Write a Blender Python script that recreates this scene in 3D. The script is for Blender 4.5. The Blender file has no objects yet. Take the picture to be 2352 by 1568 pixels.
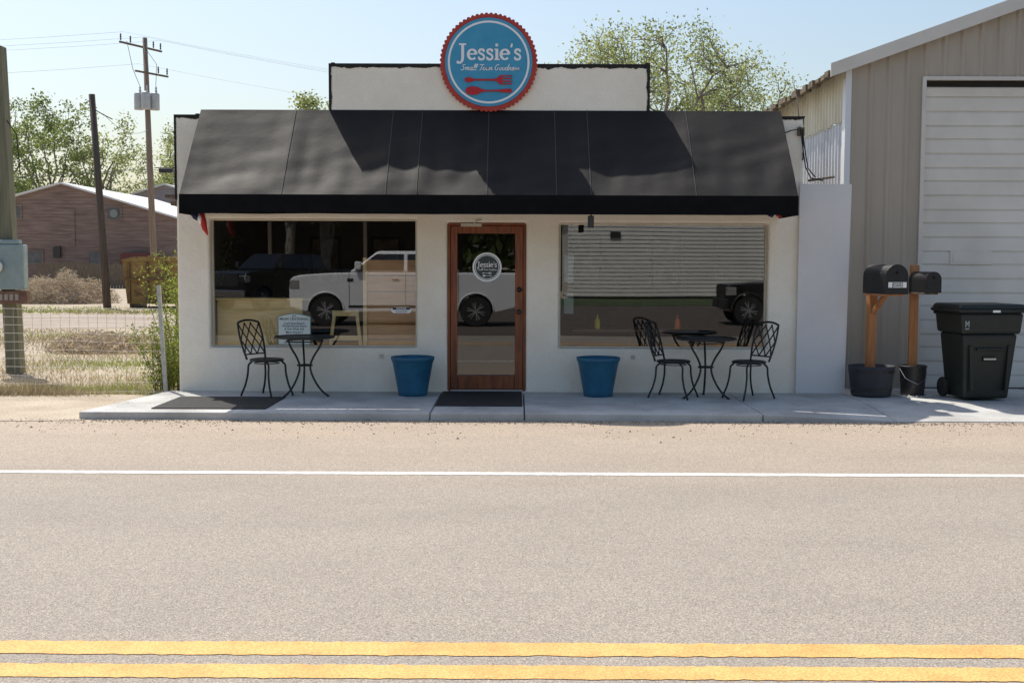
import bpy, bmesh, math, random
from mathutils import Vector, Matrix, noise
R = random.Random(11)
sc = bpy.context.scene
COL = sc.collection
pi = math.pi
rad = math.radians

# ------------------------------------------------------------------ materials
def M(name, c1, c2=None, scale=4, rough=.8, metal=0, bump=0, bscale=30, spec=.5, ramp=(.35, .65),
      stretch=(1, 1, 1), detail=6, c3=None, fine=0, fscale=200, bdist=.01):
    m = bpy.data.materials.new(name); m.use_nodes = True
    nt = m.node_tree; N = nt.nodes; L = nt.links
    b = N['Principled BSDF']
    b.inputs['Roughness'].default_value = rough
    b.inputs['Metallic'].default_value = metal
    b.inputs['Specular IOR Level'].default_value = spec
    b.inputs['Base Color'].default_value = (*c1, 1)
    if c2 is None and not bump: return m
    tc = N.new('ShaderNodeTexCoord'); mp = N.new('ShaderNodeMapping')
    mp.inputs['Scale'].default_value = stretch
    L.new(tc.outputs['Object'], mp.inputs['Vector'])
    out = None
    if c2 is not None:
        n = N.new('ShaderNodeTexNoise'); n.inputs['Scale'].default_value = scale
        n.inputs['Detail'].default_value = detail; n.inputs['Roughness'].default_value = .6
        L.new(mp.outputs[0], n.inputs['Vector'])
        r = N.new('ShaderNodeValToRGB')
        r.color_ramp.elements[0].position = ramp[0]; r.color_ramp.elements[0].color = (*c1, 1)
        r.color_ramp.elements[1].position = ramp[1]; r.color_ramp.elements[1].color = (*c2, 1)
        if c3:
            e = r.color_ramp.elements.new(min(.98, ramp[1] + .1)); e.color = (*c3, 1)
        L.new(n.outputs[0], r.inputs[0]); out = r.outputs[0]
        if fine:
            n2 = N.new('ShaderNodeTexNoise'); n2.inputs['Scale'].default_value = fscale; n2.inputs['Detail'].default_value = 3
            L.new(tc.outputs['Object'], n2.inputs['Vector'])
            mr = N.new('ShaderNodeMapRange'); mr.inputs['From Min'].default_value = .3; mr.inputs['From Max'].default_value = .7
            mr.inputs['To Min'].default_value = 1 - fine; mr.inputs['To Max'].default_value = 1 + fine
            L.new(n2.outputs[0], mr.inputs[0])
            mx = N.new('ShaderNodeVectorMath'); mx.operation = 'SCALE'
            L.new(out, mx.inputs[0]); L.new(mr.outputs[0], mx.inputs['Scale']); out = mx.outputs[0]
        L.new(out, b.inputs['Base Color'])
    if bump:
        n3 = N.new('ShaderNodeTexNoise'); n3.inputs['Scale'].default_value = bscale; n3.inputs['Detail'].default_value = 5
        L.new(mp.outputs[0], n3.inputs['Vector'])
        bp = N.new('ShaderNodeBump'); bp.inputs['Strength'].default_value = bump; bp.inputs['Distance'].default_value = bdist
        L.new(n3.outputs[0], bp.inputs['Height']); L.new(bp.outputs[0], b.inputs['Normal'])
    return m

def leafmat(name, c, k=.45):
    m = bpy.data.materials.new(name); m.use_nodes = True
    nt = m.node_tree; N = nt.nodes; L = nt.links
    N.remove(N['Principled BSDF'])
    d = N.new('ShaderNodeBsdfDiffuse'); t = N.new('ShaderNodeBsdfTranslucent'); mx = N.new('ShaderNodeMixShader')
    d.inputs[0].default_value = (*c, 1); t.inputs[0].default_value = (c[0] * 1.5, c[1] * 1.4, c[2], 1)
    mx.inputs[0].default_value = k
    L.new(d.outputs[0], mx.inputs[1]); L.new(t.outputs[0], mx.inputs[2]); L.new(mx.outputs[0], N['Material Output'].inputs[0])
    return m

def glassmat(name, refl, tint=(.75, .8, .78)):
    m = bpy.data.materials.new(name); m.use_nodes = True
    nt = m.node_tree; N = nt.nodes; L = nt.links
    N.remove(N['Principled BSDF'])
    g = N.new('ShaderNodeBsdfGlossy'); g.inputs['Roughness'].default_value = 0.0
    t = N.new('ShaderNodeBsdfTransparent'); t.inputs[0].default_value = (*tint, 1)
    mx = N.new('ShaderNodeMixShader'); mx.inputs[0].default_value = refl
    tc = N.new('ShaderNodeTexCoord'); n = N.new('ShaderNodeTexNoise'); n.inputs['Scale'].default_value = .7; n.inputs['Detail'].default_value = 0
    bp = N.new('ShaderNodeBump'); bp.inputs['Strength'].default_value = .25; bp.inputs['Distance'].default_value = .004
    L.new(tc.outputs['Object'], n.inputs['Vector']); L.new(n.outputs[0], bp.inputs['Height']); L.new(bp.outputs[0], g.inputs['Normal'])
    L.new(t.outputs[0], mx.inputs[1]); L.new(g.outputs[0], mx.inputs[2]); L.new(mx.outputs[0], N['Material Output'].inputs[0])
    return m

# ------------------------------------------------------------------ geometry
class G:
    def __init__(s): s.v = []; s.f = []; s.m = []
    def add(s, vs, fs, mi=0):
        o = len(s.v); s.v += [tuple(p) for p in vs]
        for f in fs: s.f.append([i + o for i in f]); s.m.append(mi)
        return s
    def box(s, x0, x1, y0, y1, z0, z1, mi=0):
        vs = [(x, y, z) for z in (z0, z1) for y in (y0, y1) for x in (x0, x1)]
        return s.add(vs, [(0, 2, 3, 1), (4, 5, 7, 6), (0, 1, 5, 4), (2, 6, 7, 3), (0, 4, 6, 2), (1, 3, 7, 5)], mi)
    def quad(s, a, b, c, d, mi=0): return s.add([a, b, c, d], [(0, 1, 2, 3)], mi)
    def prism(s, poly, ax, a0, a1, mi=0):
        def P(p, a):
            return {'y': (p[0], a, p[1]), 'x': (a, p[0], p[1]), 'z': (p[0], p[1], a)}[ax]
        n = len(poly); vs = [P(p, a0) for p in poly] + [P(p, a1) for p in poly]
        fs = [tuple(range(n)), tuple(range(2 * n - 1, n - 1, -1))] + [(i, i + n, (i + 1) % n + n, (i + 1) % n) for i in range(n)]
        return s.add(vs, fs, mi)
    def tube(s, pts, r, n=6, mi=0):
        pts = [Vector(p) for p in pts]; k = len(pts)
        rs = r if isinstance(r, (list, tuple)) else [r] * k
        vs = []; prev = None
        for i, p in enumerate(pts):
            t = (pts[min(i + 1, k - 1)] - pts[max(i - 1, 0)])
            if t.length < 1e-9: t = Vector((0, 0, 1))
            t.normalize()
            if prev is None:
                u = t.orthogonal().normalized()
            else:
                u = prev - t * prev.dot(t)
                u = u.normalized() if u.length > 1e-6 else t.orthogonal().normalized()
            prev = u; w = t.cross(u)
            for j in range(n):
                a = 2 * pi * j / n
                vs.append(p + (u * math.cos(a) + w * math.sin(a)) * rs[i])
        fs = [(i * n + j, i * n + (j + 1) % n, (i + 1) * n + (j + 1) % n, (i + 1) * n + j) for i in range(k - 1) for j in range(n)]
        fs += [tuple(range(n))[::-1], tuple(range((k - 1) * n, k * n))]
        return s.add(vs, fs, mi)
    def lathe(s, prof, c=(0, 0, 0), n=24, mi=0, ax='z', close=True):
        vs = []
        for r, h in prof:
            for j in range(n):
                a = 2 * pi * j / n; x = r * math.cos(a); y = r * math.sin(a)
                p = {'z': (x, y, h), 'y': (x, h, y), 'x': (h, x, y)}[ax]
                vs.append((p[0] + c[0], p[1] + c[1], p[2] + c[2]))
        k = len(prof)
        fs = [(i * n + j, i * n + (j + 1) % n, (i + 1) * n + (j + 1) % n, (i + 1) * n + j) for i in range(k - 1) for j in range(n)]
        if close: fs += [tuple(range(n))[::-1], tuple(range((k - 1) * n, k * n))]
        return s.add(vs, fs, mi)
    def obj(s, name, parent=None, mats=None, world=False, smooth=False, bevel=0, loc=None, recalc=True):
        me = bpy.data.meshes.new(name)
        vs = s.v
        if world and parent is not None:
            o = parent.location
            vs = [(v[0] - o[0], v[1] - o[1], v[2] - o[2]) for v in s.v]
        me.from_pydata(vs, [], s.f)
        for mt in (mats if isinstance(mats, (list, tuple)) else [mats]): me.materials.append(mt)
        for p, mi in zip(me.polygons, s.m): p.material_index = mi; p.use_smooth = smooth
        me.update()
        if recalc:
            bm = bmesh.new(); bm.from_mesh(me); bmesh.ops.recalc_face_normals(bm, faces=bm.faces); bm.to_mesh(me); bm.free()
        ob = bpy.data.objects.new(name, me); COL.objects.link(ob)
        if parent is not None: ob.parent = parent
        if loc: ob.location = loc
        if bevel:
            md = ob.modifiers.new('bevel', 'BEVEL'); md.width = bevel; md.segments = 2; md.limit_method = 'ANGLE'; md.angle_limit = rad(35)
        return ob

def thing(name, label, cat, loc=(0, 0, 0), rz=0, group=None):
    e = bpy.data.objects.new(name, None); e.empty_display_size = .2
    COL.objects.link(e); e.location = loc; e.rotation_euler = (0, 0, rz)
    e['label'] = label; e['category'] = cat
    if group: e['group'] = group
    return e
def tag(o, label, cat, group=None, kind=None):
    o['label'] = label; o['category'] = cat
    if group: o['group'] = group
    if kind: o['kind'] = kind
    return o
def struct(o): o['kind'] = 'structure'; return o
def dup(e, loc, rz, label=None):
    n = e.copy(); COL.objects.link(n); n.location = loc; n.rotation_euler = (0, 0, rz)
    if label: n['label'] = label
    def rec(src, dst):
        for c in [o for o in bpy.data.objects if o.parent == src]:
            k = c.copy(); COL.objects.link(k); k.parent = dst; rec(c, k)
    rec(e, n)
    return n
def txt(s, size, parent, loc, mat, name='lettering', shear=0, off=0, ext=.0015, rot=(pi / 2, 0, 0), sx=1, world=False):
    cu = bpy.data.curves.new('t', 'FONT'); cu.body = s; cu.size = size; cu.align_x = 'CENTER'; cu.align_y = 'CENTER'
    cu.shear = shear; cu.offset = off; cu.extrude = ext; cu.resolution_u = 3
    o = bpy.data.objects.new('t', cu); COL.objects.link(o)
    bpy.context.view_layer.update()
    me = bpy.data.meshes.new_from_object(o.evaluated_get(bpy.context.evaluated_depsgraph_get()))
    bpy.data.objects.remove(o)
    me.materials.clear(); me.materials.append(mat)
    ob = bpy.data.objects.new(name, me); COL.objects.link(ob); ob.parent = parent
    l = Vector(loc)
    if world: l -= parent.location
    ob.location = l; ob.rotation_euler = rot; ob.scale = (sx, 1, 1)
    return ob

# ------------------------------------------------------------------ material library
STUCCO = M('stucco', (.88, .80, .66), (.95, .89, .77), scale=1.8, rough=.95, bump=.65, bscale=9, fine=.06, fscale=60, spec=.2, bdist=.02)
BLACKPAINT = M('black_trim', (.012, .012, .013), (.03, .028, .027), scale=20, rough=.8)
FABRIC = M('awning_fabric', (.0065, .0055, .005), (.011, .009, .008), scale=3, rough=.60, bump=.3, bscale=2.2, bdist=.03, spec=.25)
_b = FABRIC.node_tree.nodes['Principled BSDF']; _b.inputs['Sheen Weight'].default_value = .26; _b.inputs['Sheen Roughness'].default_value = .3; _b.inputs['Sheen Tint'].default_value = (1, .86, .78, 1)
VAL = M('valance_fabric', (.004, .004, .005), (.007, .007, .008), scale=5, rough=.9, bump=.2, bscale=4, spec=.15)
DOORWOOD = M('door_wood', (.15, .036, .012), (.30, .088, .025), scale=5, rough=.45, bump=.15, bscale=20, stretch=(6, 6, .6))
GLASS = glassmat('window_glass', .16, (.93, .95, .93))
DGLASS = glassmat('door_glass', .14, (.7, .7, .66))
STEEL = M('steel', (.55, .55, .56), rough=.35, metal=.9)
DARKMET = M('dark_metal', (.02, .02, .022), (.035, .033, .033), scale=30, rough=.45, spec=.5)
MBOX = M('mailbox_paint', (.012, .012, .014), (.024, .023, .024), scale=30, rough=.5, spec=.35)
IRON = M('cast_iron_black', (.008, .008, .009), (.016, .015, .016), scale=40, rough=.42, spec=.5)
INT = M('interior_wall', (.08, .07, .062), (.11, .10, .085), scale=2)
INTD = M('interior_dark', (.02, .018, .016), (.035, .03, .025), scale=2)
PLY = M('plywood', (.72, .50, .20), (.80, .60, .29), scale=3, rough=.6, stretch=(1, 1, 8))
PLANK = M('plank_wood', (.50, .25, .09), (.62, .34, .14), scale=2.5, rough=.6, stretch=(1, 1, 7))
CONC = M('sidewalk_concrete', (.36, .35, .33), (.57, .56, .53), scale=1.3, rough=.95, bump=.3, bscale=60, fine=.16, fscale=90, spec=.2, ramp=(.3, .6))
WHITEP = M('white_board', (.70, .68, .67), (.76, .74, .73), scale=1.5, rough=.6)
GSIDE = M('garage_metal_tan', (.39, .335, .27), (.46, .40, .325), scale=.8, rough=.5, stretch=(3, 3, .5))
GDOOR = M('garage_door_white', (.66, .62, .55), (.78, .74, .67), scale=1.2, rough=.5)
GTRIM = M('garage_trim', (.62, .58, .52), (.68, .64, .58), scale=2, rough=.5)
CORR = M('corrugated_white', (.55, .56, .58), (.70, .71, .73), scale=2, rough=.5, stretch=(1, 1, .3))
CORRY = M('corrugated_yellowed', (.58, .53, .40), (.74, .70, .57), scale=2.5, rough=.6, stretch=(1, 1, .4))
OLDWOOD = M('old_wood', (.10, .075, .05), (.2, .16, .12), scale=5, rough=.9, stretch=(5, 5, .5), bump=.3, bscale=20)
POLEWOOD = M('pole_wood', (.055, .042, .035), (.11, .085, .07), scale=4, rough=.9, stretch=(6, 6, .4))
POLEWOOD2 = M('pole_wood_tan', (.20, .15, .115), (.30, .23, .18), scale=4, rough=.9, stretch=(6, 6, .4))
GREENPOST = M('treated_post', (.13, .13, .085), (.2, .19, .13), scale=4, rough=.9, stretch=(6, 6, .4))
CEDAR = M('cedar_post', (.36, .14, .05), (.52, .24, .09), scale=4, rough=.6, stretch=(6, 6, .5))
PLASTIC_BLUE = M('blue_plastic', (.012, .10, .19), (.02, .135, .24), scale=6, rough=.45)
SOIL = M('soil', (.05, .035, .025), (.1, .07, .05), scale=30, bump=1, bscale=60)
BIN = M('bin_plastic', (.009, .013, .011), (.014, .019, .016), scale=8, rough=.5)
RED = M('sign_red', (.42, .035, .022), (.5, .05, .03), scale=8, rough=.5)
REDU = M('utensil_red', (.5, .012, .018), rough=.35)
BLUE = M('sign_blue', (.045, .30, .50), (.06, .34, .54), scale=5, rough=.5)
WHITE = M('white_paint', (.88, .88, .88), rough=.5)
BLK = M('black_ink', (.01, .01, .012), rough=.6)
TEAL = M('teal_ink', (.03, .12, .12), rough=.6)
RUBBER = M('rubber', (.015, .015, .015), (.028, .026, .025), scale=12, rough=.85, bump=.3, bscale=60)
GREY = M('grey_metal_box', (.20, .27, .28), (.26, .33, .34), scale=5, rough=.5)

# ------------------------------------------------------------------ ground, road
GROUND = M('ground_dirt_grass', (.34, .285, .215), (.44, .375, .29), scale=.5, rough=1, ramp=(.38, .6), c3=(.22, .23, .11), bump=.6, bscale=12, fine=.35, fscale=25, spec=.1)
g = G(); g.quad((-700, -700, -.09), (700, -700, -.09), (700, 900, -.09), (-700, 900, -.09))
struct(g.obj('ground', None, GROUND))
g = G(); vs = []
for i in range(61):
    x = -60 + i * .93
    vs += [(x, 15.5 + 1.2 * noise.noise(Vector((x * .2, 0, 0))), -.085), (x, 23.5 + 1.5 * noise.noise(Vector((x * .15, 4, 0))), -.085)]
g.add(vs, [(2 * i, 2 * i + 2, 2 * i + 3, 2 * i + 1) for i in range(60)])
struct(g.obj('dirt_track', None, M('dirt_track_soil', (.30, .25, .21), (.40, .34, .28), scale=.8, rough=1, bump=.5, bscale=15, fine=.25, fscale=30, spec=.1, stretch=(.4, 1, 1))))

def roadmat(name, ca, cb):
    m = bpy.data.materials.new(name); m.use_nodes = True
    nt = m.node_tree; N = nt.nodes; L = nt.links; b = N['Principled BSDF']
    b.inputs['Roughness'].default_value = .9; b.inputs['Specular IOR Level'].default_value = .2
    ge = N.new('ShaderNodeNewGeometry')
    def nz(s, d, st=(1, 1, 1)):
        mp = N.new('ShaderNodeMapping'); mp.inputs['Scale'].default_value = st
        L.new(ge.outputs['Position'], mp.inputs['Vector'])
        n = N.new('ShaderNodeTexNoise'); n.inputs['Scale'].default_value = s; n.inputs['Detail'].default_value = d; n.inputs['Roughness'].default_value = .65
        L.new(mp.outputs[0], n.inputs['Vector']); return n
    def rng(n, a, b_, lo, hi):
        r = N.new('ShaderNodeMapRange'); r.inputs['From Min'].default_value = a; r.inputs['From Max'].default_value = b_
        r.inputs['To Min'].default_value = lo; r.inputs['To Max'].default_value = hi; L.new(n.outputs[0], r.inputs[0]); return r
    def mul(a, b_):
        mu = N.new('ShaderNodeMath'); mu.operation = 'MULTIPLY'; L.new(a.outputs[0], mu.inputs[0]); L.new(b_.outputs[0], mu.inputs[1]); return mu
    sp = N.new('ShaderNodeSeparateXYZ'); L.new(ge.outputs['Position'], sp.inputs[0])
    mr = N.new('ShaderNodeMapRange'); mr.inputs['From Min'].default_value = -2.2; mr.inputs['From Max'].default_value = -7
    L.new(sp.outputs['Y'], mr.inputs[0])
    nb = nz(.5, 3, (.25, 1, 1)); ad = N.new('ShaderNodeMath'); ad.operation = 'MULTIPLY_ADD'; ad.inputs[1].default_value = .4
    L.new(nb.outputs[0], ad.inputs[0]); L.new(mr.outputs[0], ad.inputs[2])
    r = N.new('ShaderNodeValToRGB'); r.color_ramp.elements[0].position = .1; r.color_ramp.elements[0].color = (*ca, 1)
    r.color_ramp.elements[1].position = 1.0; r.color_ramp.elements[1].color = (*cb, 1)
    L.new(ad.outputs[0], r.inputs[0])
    f1 = rng(nz(110, 2), .34, .66, .78, 1.22)
    vo = N.new('ShaderNodeTexVoronoi'); vo.inputs['Scale'].default_value = 180; L.new(ge.outputs['Position'], vo.inputs['Vector'])
    sx = N.new('ShaderNodeSeparateXYZ'); L.new(vo.outputs['Color'], sx.inputs[0])
    f2 = N.new('ShaderNodeMapRange'); f2.inputs['To Min'].default_value = .62; f2.inputs['To Max'].default_value = 1.38; L.new(sx.outputs[0], f2.inputs[0])
    f3 = rng(nz(1.1, 5, (.5, 1, 1)), .3, .7, .94, 1.06)
    f = mul(mul(f1, f2), f3)
    sc_ = N.new('ShaderNodeVectorMath'); sc_.operation = 'SCALE'; L.new(r.outputs[0], sc_.inputs[0]); L.new(f.outputs[0], sc_.inputs['Scale'])
    L.new(sc_.outputs[0], b.inputs['Base Color'])
    bp = N.new('ShaderNodeBump'); bp.inputs['Strength'].default_value = .25; bp.inputs['Distance'].default_value = .003
    L.new(vo.outputs['Distance'], bp.inputs['Height']); bp.invert = True; L.new(bp.outputs[0], b.inputs['Normal'])
    return m
ROAD = roadmat('road_chipseal', (.42, .34, .262), (.315, .276, .232))
g = G(); g.quad((-400, -17.5, -.08), (400, -17.5, -.08), (400, -2.0, -.08), (-400, -2.0, -.08))
struct(g.obj('road', None, ROAD))
g = G(); g.quad((-60, -40, -.074), (60, -40, -.074), (60, -12.5, -.074), (-60, -12.5, -.074))
struct(g.obj('added_dark_lot', None, roadmat('added_dark_asphalt', (.13, .11, .09), (.12, .10, .085))))  # added darker ground behind the camera, dims the road mirrored in the windows
SAND = M('sandy_shoulder', (.40, .33, .25), (.50, .43, .34), scale=1.5, rough=1, bump=.6, bscale=20, fine=.28, fscale=40, spec=.1)
g = G()
pts = []
for i in range(0, 61):
    x = -40 + i * (35.35 / 60); pts.append((x, -2.25 + .12 * noise.noise(Vector((x * .8, 3, 0)))))
top = [(-4.30, .02), (-4.75, .15), (-8, .35), (-40, .6)]
g.add([(x, y, -.075) for x, y in pts + top], [tuple(range(len(pts) + len(top)))])
struct(g.obj('dirt_shoulder', None, SAND))
def marking(c, c2, worn):
    return M('road_paint', c, c2, scale=5, rough=.8, ramp=(.3, .6), bump=.3, bscale=90, fine=worn, fscale=80, bdist=.004)
MW = marking((.56, .54, .50), (.70, .68, .64), .22); MY = marking((.54, .30, .09), (.70, .40, .13), .28)
def stripe(y0, y1, mt, nm, z=-.0768):
    g = G(); n = 1400; vs = []
    for i in range(n + 1):
        x = -18 + i * .026
        e0 = .012 * noise.noise(Vector((x * 22, y0, 0))) + .005 * noise.noise(Vector((x * 3, y0, 0))); e1 = .012 * noise.noise(Vector((x * 22, y1, 5))) + .005 * noise.noise(Vector((x * 3, y1, 5)))
        vs += [(x, y0 + e0, z), (x, y1 + e1, z)]
    g.add(vs, [(2 * i, 2 * i + 2, 2 * i + 3, 2 * i + 1) for i in range(n)])
    return struct(g.obj(nm, None, mt))
stripe(-5.305, -5.185, MW, 'white_edge_line')
stripe(-9.559, -9.388, MY, 'yellow_centre_line'); stripe(-9.835, -9.678, MY, 'yellow_centre_line')

# sidewalk slabs
g = G()
cuts = [-.93, .09, 2.66, 4.1, 6.6, 9.2, 12, 15, 18, 24]
def slab(x0, x1, x0b, zf0, zf1, yb):
    yf = -2.1; ym = -1.0
    vs = [(x0, yf, zf0), (x1, yf, zf1), (x1, ym, zf1 * .15), (x0 if x0b is None else (x0 + x0b) / 2, ym, zf0 * .15), (x1, yb, 0), (x0 if x0b is None else x0b, yb, 0)]
    lo = [(a, b, -.12) for a, b, c in vs]
    g.add(vs + lo, [(0, 1, 2, 3), (3, 2, 4, 5), (0, 6, 7, 1), (1, 7, 8, 2), (2, 8, 10, 4), (4, 10, 11, 5), (5, 11, 9, 3), (3, 9, 6, 0)])
slab(-4.72, cuts[0] - .006, -4.37, 0, 0, -.002)
for a, b, z0, z1 in [(cuts[0], cuts[1], 0, 0), (cuts[1], cuts[2], 0, 0), (cuts[2], cuts[3], -.0, -.066)]:
    slab(a + .006, b - .006, None, z0, z1, -.002)
for a, b in zip(cuts[3:-1], cuts[4:]): slab(a + .006, b - .006, None, -.066, -.066, .62)
struct(g.obj('sidewalk', None, CONC, bevel=.012))
g = G(); g.box(-4.3, 2.7, -2.0, -.1, -.1, -.035); g.box(2.71, 24, -1.0, .6, -.1, -.035); struct(g.obj('sidewalk_base', None, SOIL))
g = G(); g.box(3.56, 4.1, .0, .62, -.034, -.002); struct(g.obj('sidewalk_infill', None, CONC))

g = G()
for i in range(5200):
    x = R.uniform(-9, 9); y = -2.12 - abs(R.gauss(0, .13)) - (.05 if x > 3 else 0); zb_ = -.078
    q_ = R.random()
    if q_ < .22: y = -2.1 - R.uniform(0, 1.6) * R.random()
    elif q_ < .34: x = R.uniform(-4.5, 3.4); y = -R.uniform(.05, 2.0); zb_ = .001
    s = R.uniform(.003, .011) if zb_ < 0 else R.uniform(.002, .006)
    if R.random() < .03: s *= 1.8
    a = R.uniform(0, 6)
    vs = [(x + s * math.cos(a + k * 1.57) * R.uniform(.7, 1.2), y + s * math.sin(a + k * 1.57), zb_) for k in range(4)] + [(x, y, zb_ + s * .9)]
    g.add(vs, [(0, 1, 4), (1, 2, 4), (2, 3, 4), (3, 0, 4)])
tag(g.obj('gravel', None, M('gravel_stone', (.13, .10, .07), (.36, .29, .21), scale=8)), 'loose gravel scattered along the kerb', 'gravel', kind='stuff')

# ------------------------------------------------------------------ store building
st = thing('store_building', 'cream stucco one-storey shop with stepped parapet and black awning', 'shop', (-.35, 4, 0))
xs = [-4.25, -3.84, -2.32, -1.25, -.87, .12, .53, 1.625, 3.14, 3.55]; zs = [-.1, 0, .55, 2.12, 2.16, 3.42, 4.05]
def solid(i, j):
    x = (xs[i] + xs[i + 1]) / 2; z = (zs[j] + zs[j + 1]) / 2
    if z > 3.42 and not (-2.32 < x < 1.625): return False
    if -3.84 < x < -1.25 and .55 < z < 2.16: return False
    if .53 < x < 3.14 and .55 < z < 2.12: return False
    if -.87 < x < .12 and 0 < z < 2.12: return False
    return True
g = G(); T = .22; nx = len(xs); nz_ = len(zs)
vs = [(x, y, z) for y in (0, T) for z in zs for x in xs]
def vi(k, j, i): return k * nx * nz_ + j * nx + i
fs = []
cells = {(i, j) for i in range(nx - 1) for j in range(nz_ - 1) if solid(i, j)}
for i, j in sorted(cells):
    fs.append((vi(0, j, i), vi(0, j, i + 1), vi(0, j + 1, i + 1), vi(0, j + 1, i)))
    fs.append((vi(1, j, i), vi(1, j + 1, i), vi(1, j + 1, i + 1), vi(1, j, i + 1)))
    if (i - 1, j) not in cells: fs.append((vi(0, j, i), vi(0, j + 1, i), vi(1, j + 1, i), vi(1, j, i)))
    if (i + 1, j) not in cells: fs.append((vi(0, j, i + 1), vi(1, j, i + 1), vi(1, j + 1, i + 1), vi(0, j + 1, i + 1)))
    if (i, j - 1) not in cells: fs.append((vi(0, j, i), vi(1, j, i), vi(1, j, i + 1), vi(0, j, i + 1)))
    if (i, j + 1) not in cells: fs.append((vi(0, j + 1, i), vi(0, j + 1, i + 1), vi(1, j + 1, i + 1), vi(1, j + 1, i)))
g.add(vs, fs)
w = g.obj('front_wall', st, STUCCO, world=True)
bm = bmesh.new(); bm.from_mesh(w.data); loose = [v for v in bm.verts if not v.link_faces]; bmesh.ops.delete(bm, geom=loose, context='VERTS'); bm.to_mesh(w.data); bm.free()
md = w.modifiers.new('bevel', 'BEVEL'); md.width = .03; md.segments = 3; md.limit_method = 'ANGLE'; md.angle_limit = rad(40)
for nm, a in (('side_wall', (-4.24, -4.05, T + .003, 9, -.1, 3.3)), ('side_wall', (3.35, 3.54, T + .003, 9, -.1, 3.3)), ('back_wall', (-4.04, 3.34, 8.8, 9, -.1, 3.3))):
    G().box(*a).obj(nm, st, STUCCO, world=True)
g = G(); g.box(-4.04, 3.34, T + .004, 8.79, 3.0, 3.2); g.obj('roof', st, OLDWOOD, world=True)
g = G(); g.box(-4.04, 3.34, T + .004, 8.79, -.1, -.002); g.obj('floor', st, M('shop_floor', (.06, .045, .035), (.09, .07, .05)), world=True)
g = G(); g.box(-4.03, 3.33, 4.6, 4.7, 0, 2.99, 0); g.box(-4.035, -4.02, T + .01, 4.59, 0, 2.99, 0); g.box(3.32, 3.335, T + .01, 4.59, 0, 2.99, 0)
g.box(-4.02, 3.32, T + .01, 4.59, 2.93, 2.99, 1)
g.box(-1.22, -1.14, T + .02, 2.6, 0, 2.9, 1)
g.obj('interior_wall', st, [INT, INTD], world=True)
for x in (-3.4, -2.4, .9, 2.2):
    e = thing('wall_picture', 'dark framed picture hanging inside the shop', 'picture', (x + .25, 4.57, 1.65), group='framed pictures inside the shop')
    G().box(-.25, .25, -.02, .02, -.4, .4).obj('picture_frame', e, INTD); G().box(-.2, .2, -.025, -.021, -.35, .35).obj('picture_panel', e, M('picture_paper', (.12, .06, .04), (.3, .26, .2), scale=4))

def ragged(g, p0, p1, inn, w0, y=-.004, amp=.5, seed=0):
    p0 = Vector(p0); p1 = Vector(p1); inn = Vector(inn); n = max(4, int((p1 - p0).length / .02)); vs = []
    for i in range(n + 1):
        p = p0.lerp(p1, i / n)
        s = noise.noise(Vector((i * .13 + seed, seed, 0))) + .7 * noise.noise(Vector((i * .5 + seed, 2 + seed, 0)))
        ww = w0 * max(.25, 1 + amp * 1.6 * s)
        q = p + inn * ww
        vs += [(p.x, y, p.y), (q.x, y, q.y)]
    g.add(vs, [(2 * i, 2 * i + 2, 2 * i + 3, 2 * i + 1) for i in range(n)])
g = G()
ragged(g, (-2.32, 4.055), (1.625, 4.055), (0, -1), .035, seed=1)
ragged(g, (-2.322, 4.05), (-2.322, 3.42), (1, 0), .02, seed=2, y=-.005)
ragged(g, (1.627, 4.05), (1.627, 3.42), (-1, 0), .022, seed=3, y=-.005)
ragged(g, (-4.252, 3.425), (-3.85, 3.425), (0, -1), .03, seed=4)
ragged(g, (3.1, 3.425), (3.552, 3.425), (0, -1), .03, seed=5)
ragged(g, (-4.254, 3.42), (-4.254, 2.3), (1, 0), .012, seed=6, y=-.005, amp=.8)
ragged(g, (3.553, 3.42), (3.553, 2.9), (-1, 0), .015, seed=7, y=-.005)
g.box(-2.335, 1.64, -.012, T + .01, 4.052, 4.07); g.box(-4.262, -2.34, -.012, T + .01, 3.422, 3.44); g.box(1.645, 3.562, -.012, T + .01, 3.422, 3.44)
g.box(-4.262, -4.252, -.01, T + .01, 2.4, 3.421); g.box(1.627, 1.64, -.01, T, 3.44, 4.051); g.box(-2.335, -2.322, -.01, T, 3.44, 4.051)
for x, s in ((-4.0, .03), (-2.31, .03), (1.58, .04), (-1.1, .012), (.9, .015)):
    g.box(x, x + s * 1.5, .02, .12, (4.071 if -2.33 < x < 1.64 else 3.441), (4.071 if -2.33 < x < 1.64 else 3.441) + s * .5)
g.obj('edge_trim', st, BLACKPAINT, world=True, recalc=False)

WFR = M('window_frame_cream', (.6, .53, .40), (.7, .62, .5), scale=8, rough=.6)
def window(x0, x1, z0, z1):
    wd = G(); F = .022; y0 = .085
    wd.box(x0 + .004, x0 + F, y0, y0 + .05, z0 + .004, z1 - .004); wd.box(x1 - F, x1 - .004, y0, y0 + .05, z0 + .004, z1 - .004)
    wd.box(x0 + F, x1 - F, y0, y0 + .05, z0 + .004, z0 + F); wd.box(x0 + F, x1 - F, y0, y0 + .05, z1 - F, z1 - .004)
    f = wd.obj('window', st, WFR, world=True)
    p = G(); p.quad((x0 + F - .004, y0 + .025, z0 + F - .004), (x1 - F + .004, y0 + .025, z0 + F - .004), (x1 - F + .004, y0 + .025, z1 - F + .004), (x0 + F - .004, y0 + .025, z1 - F + .004))
    gp = p.obj('glass_pane', f, GLASS, recalc=False)
    for v in gp.data.vertices: v.co -= st.location
window(-3.84, -1.25, .55, 2.16); window(.53, 3.14, .55, 2.12)

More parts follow.
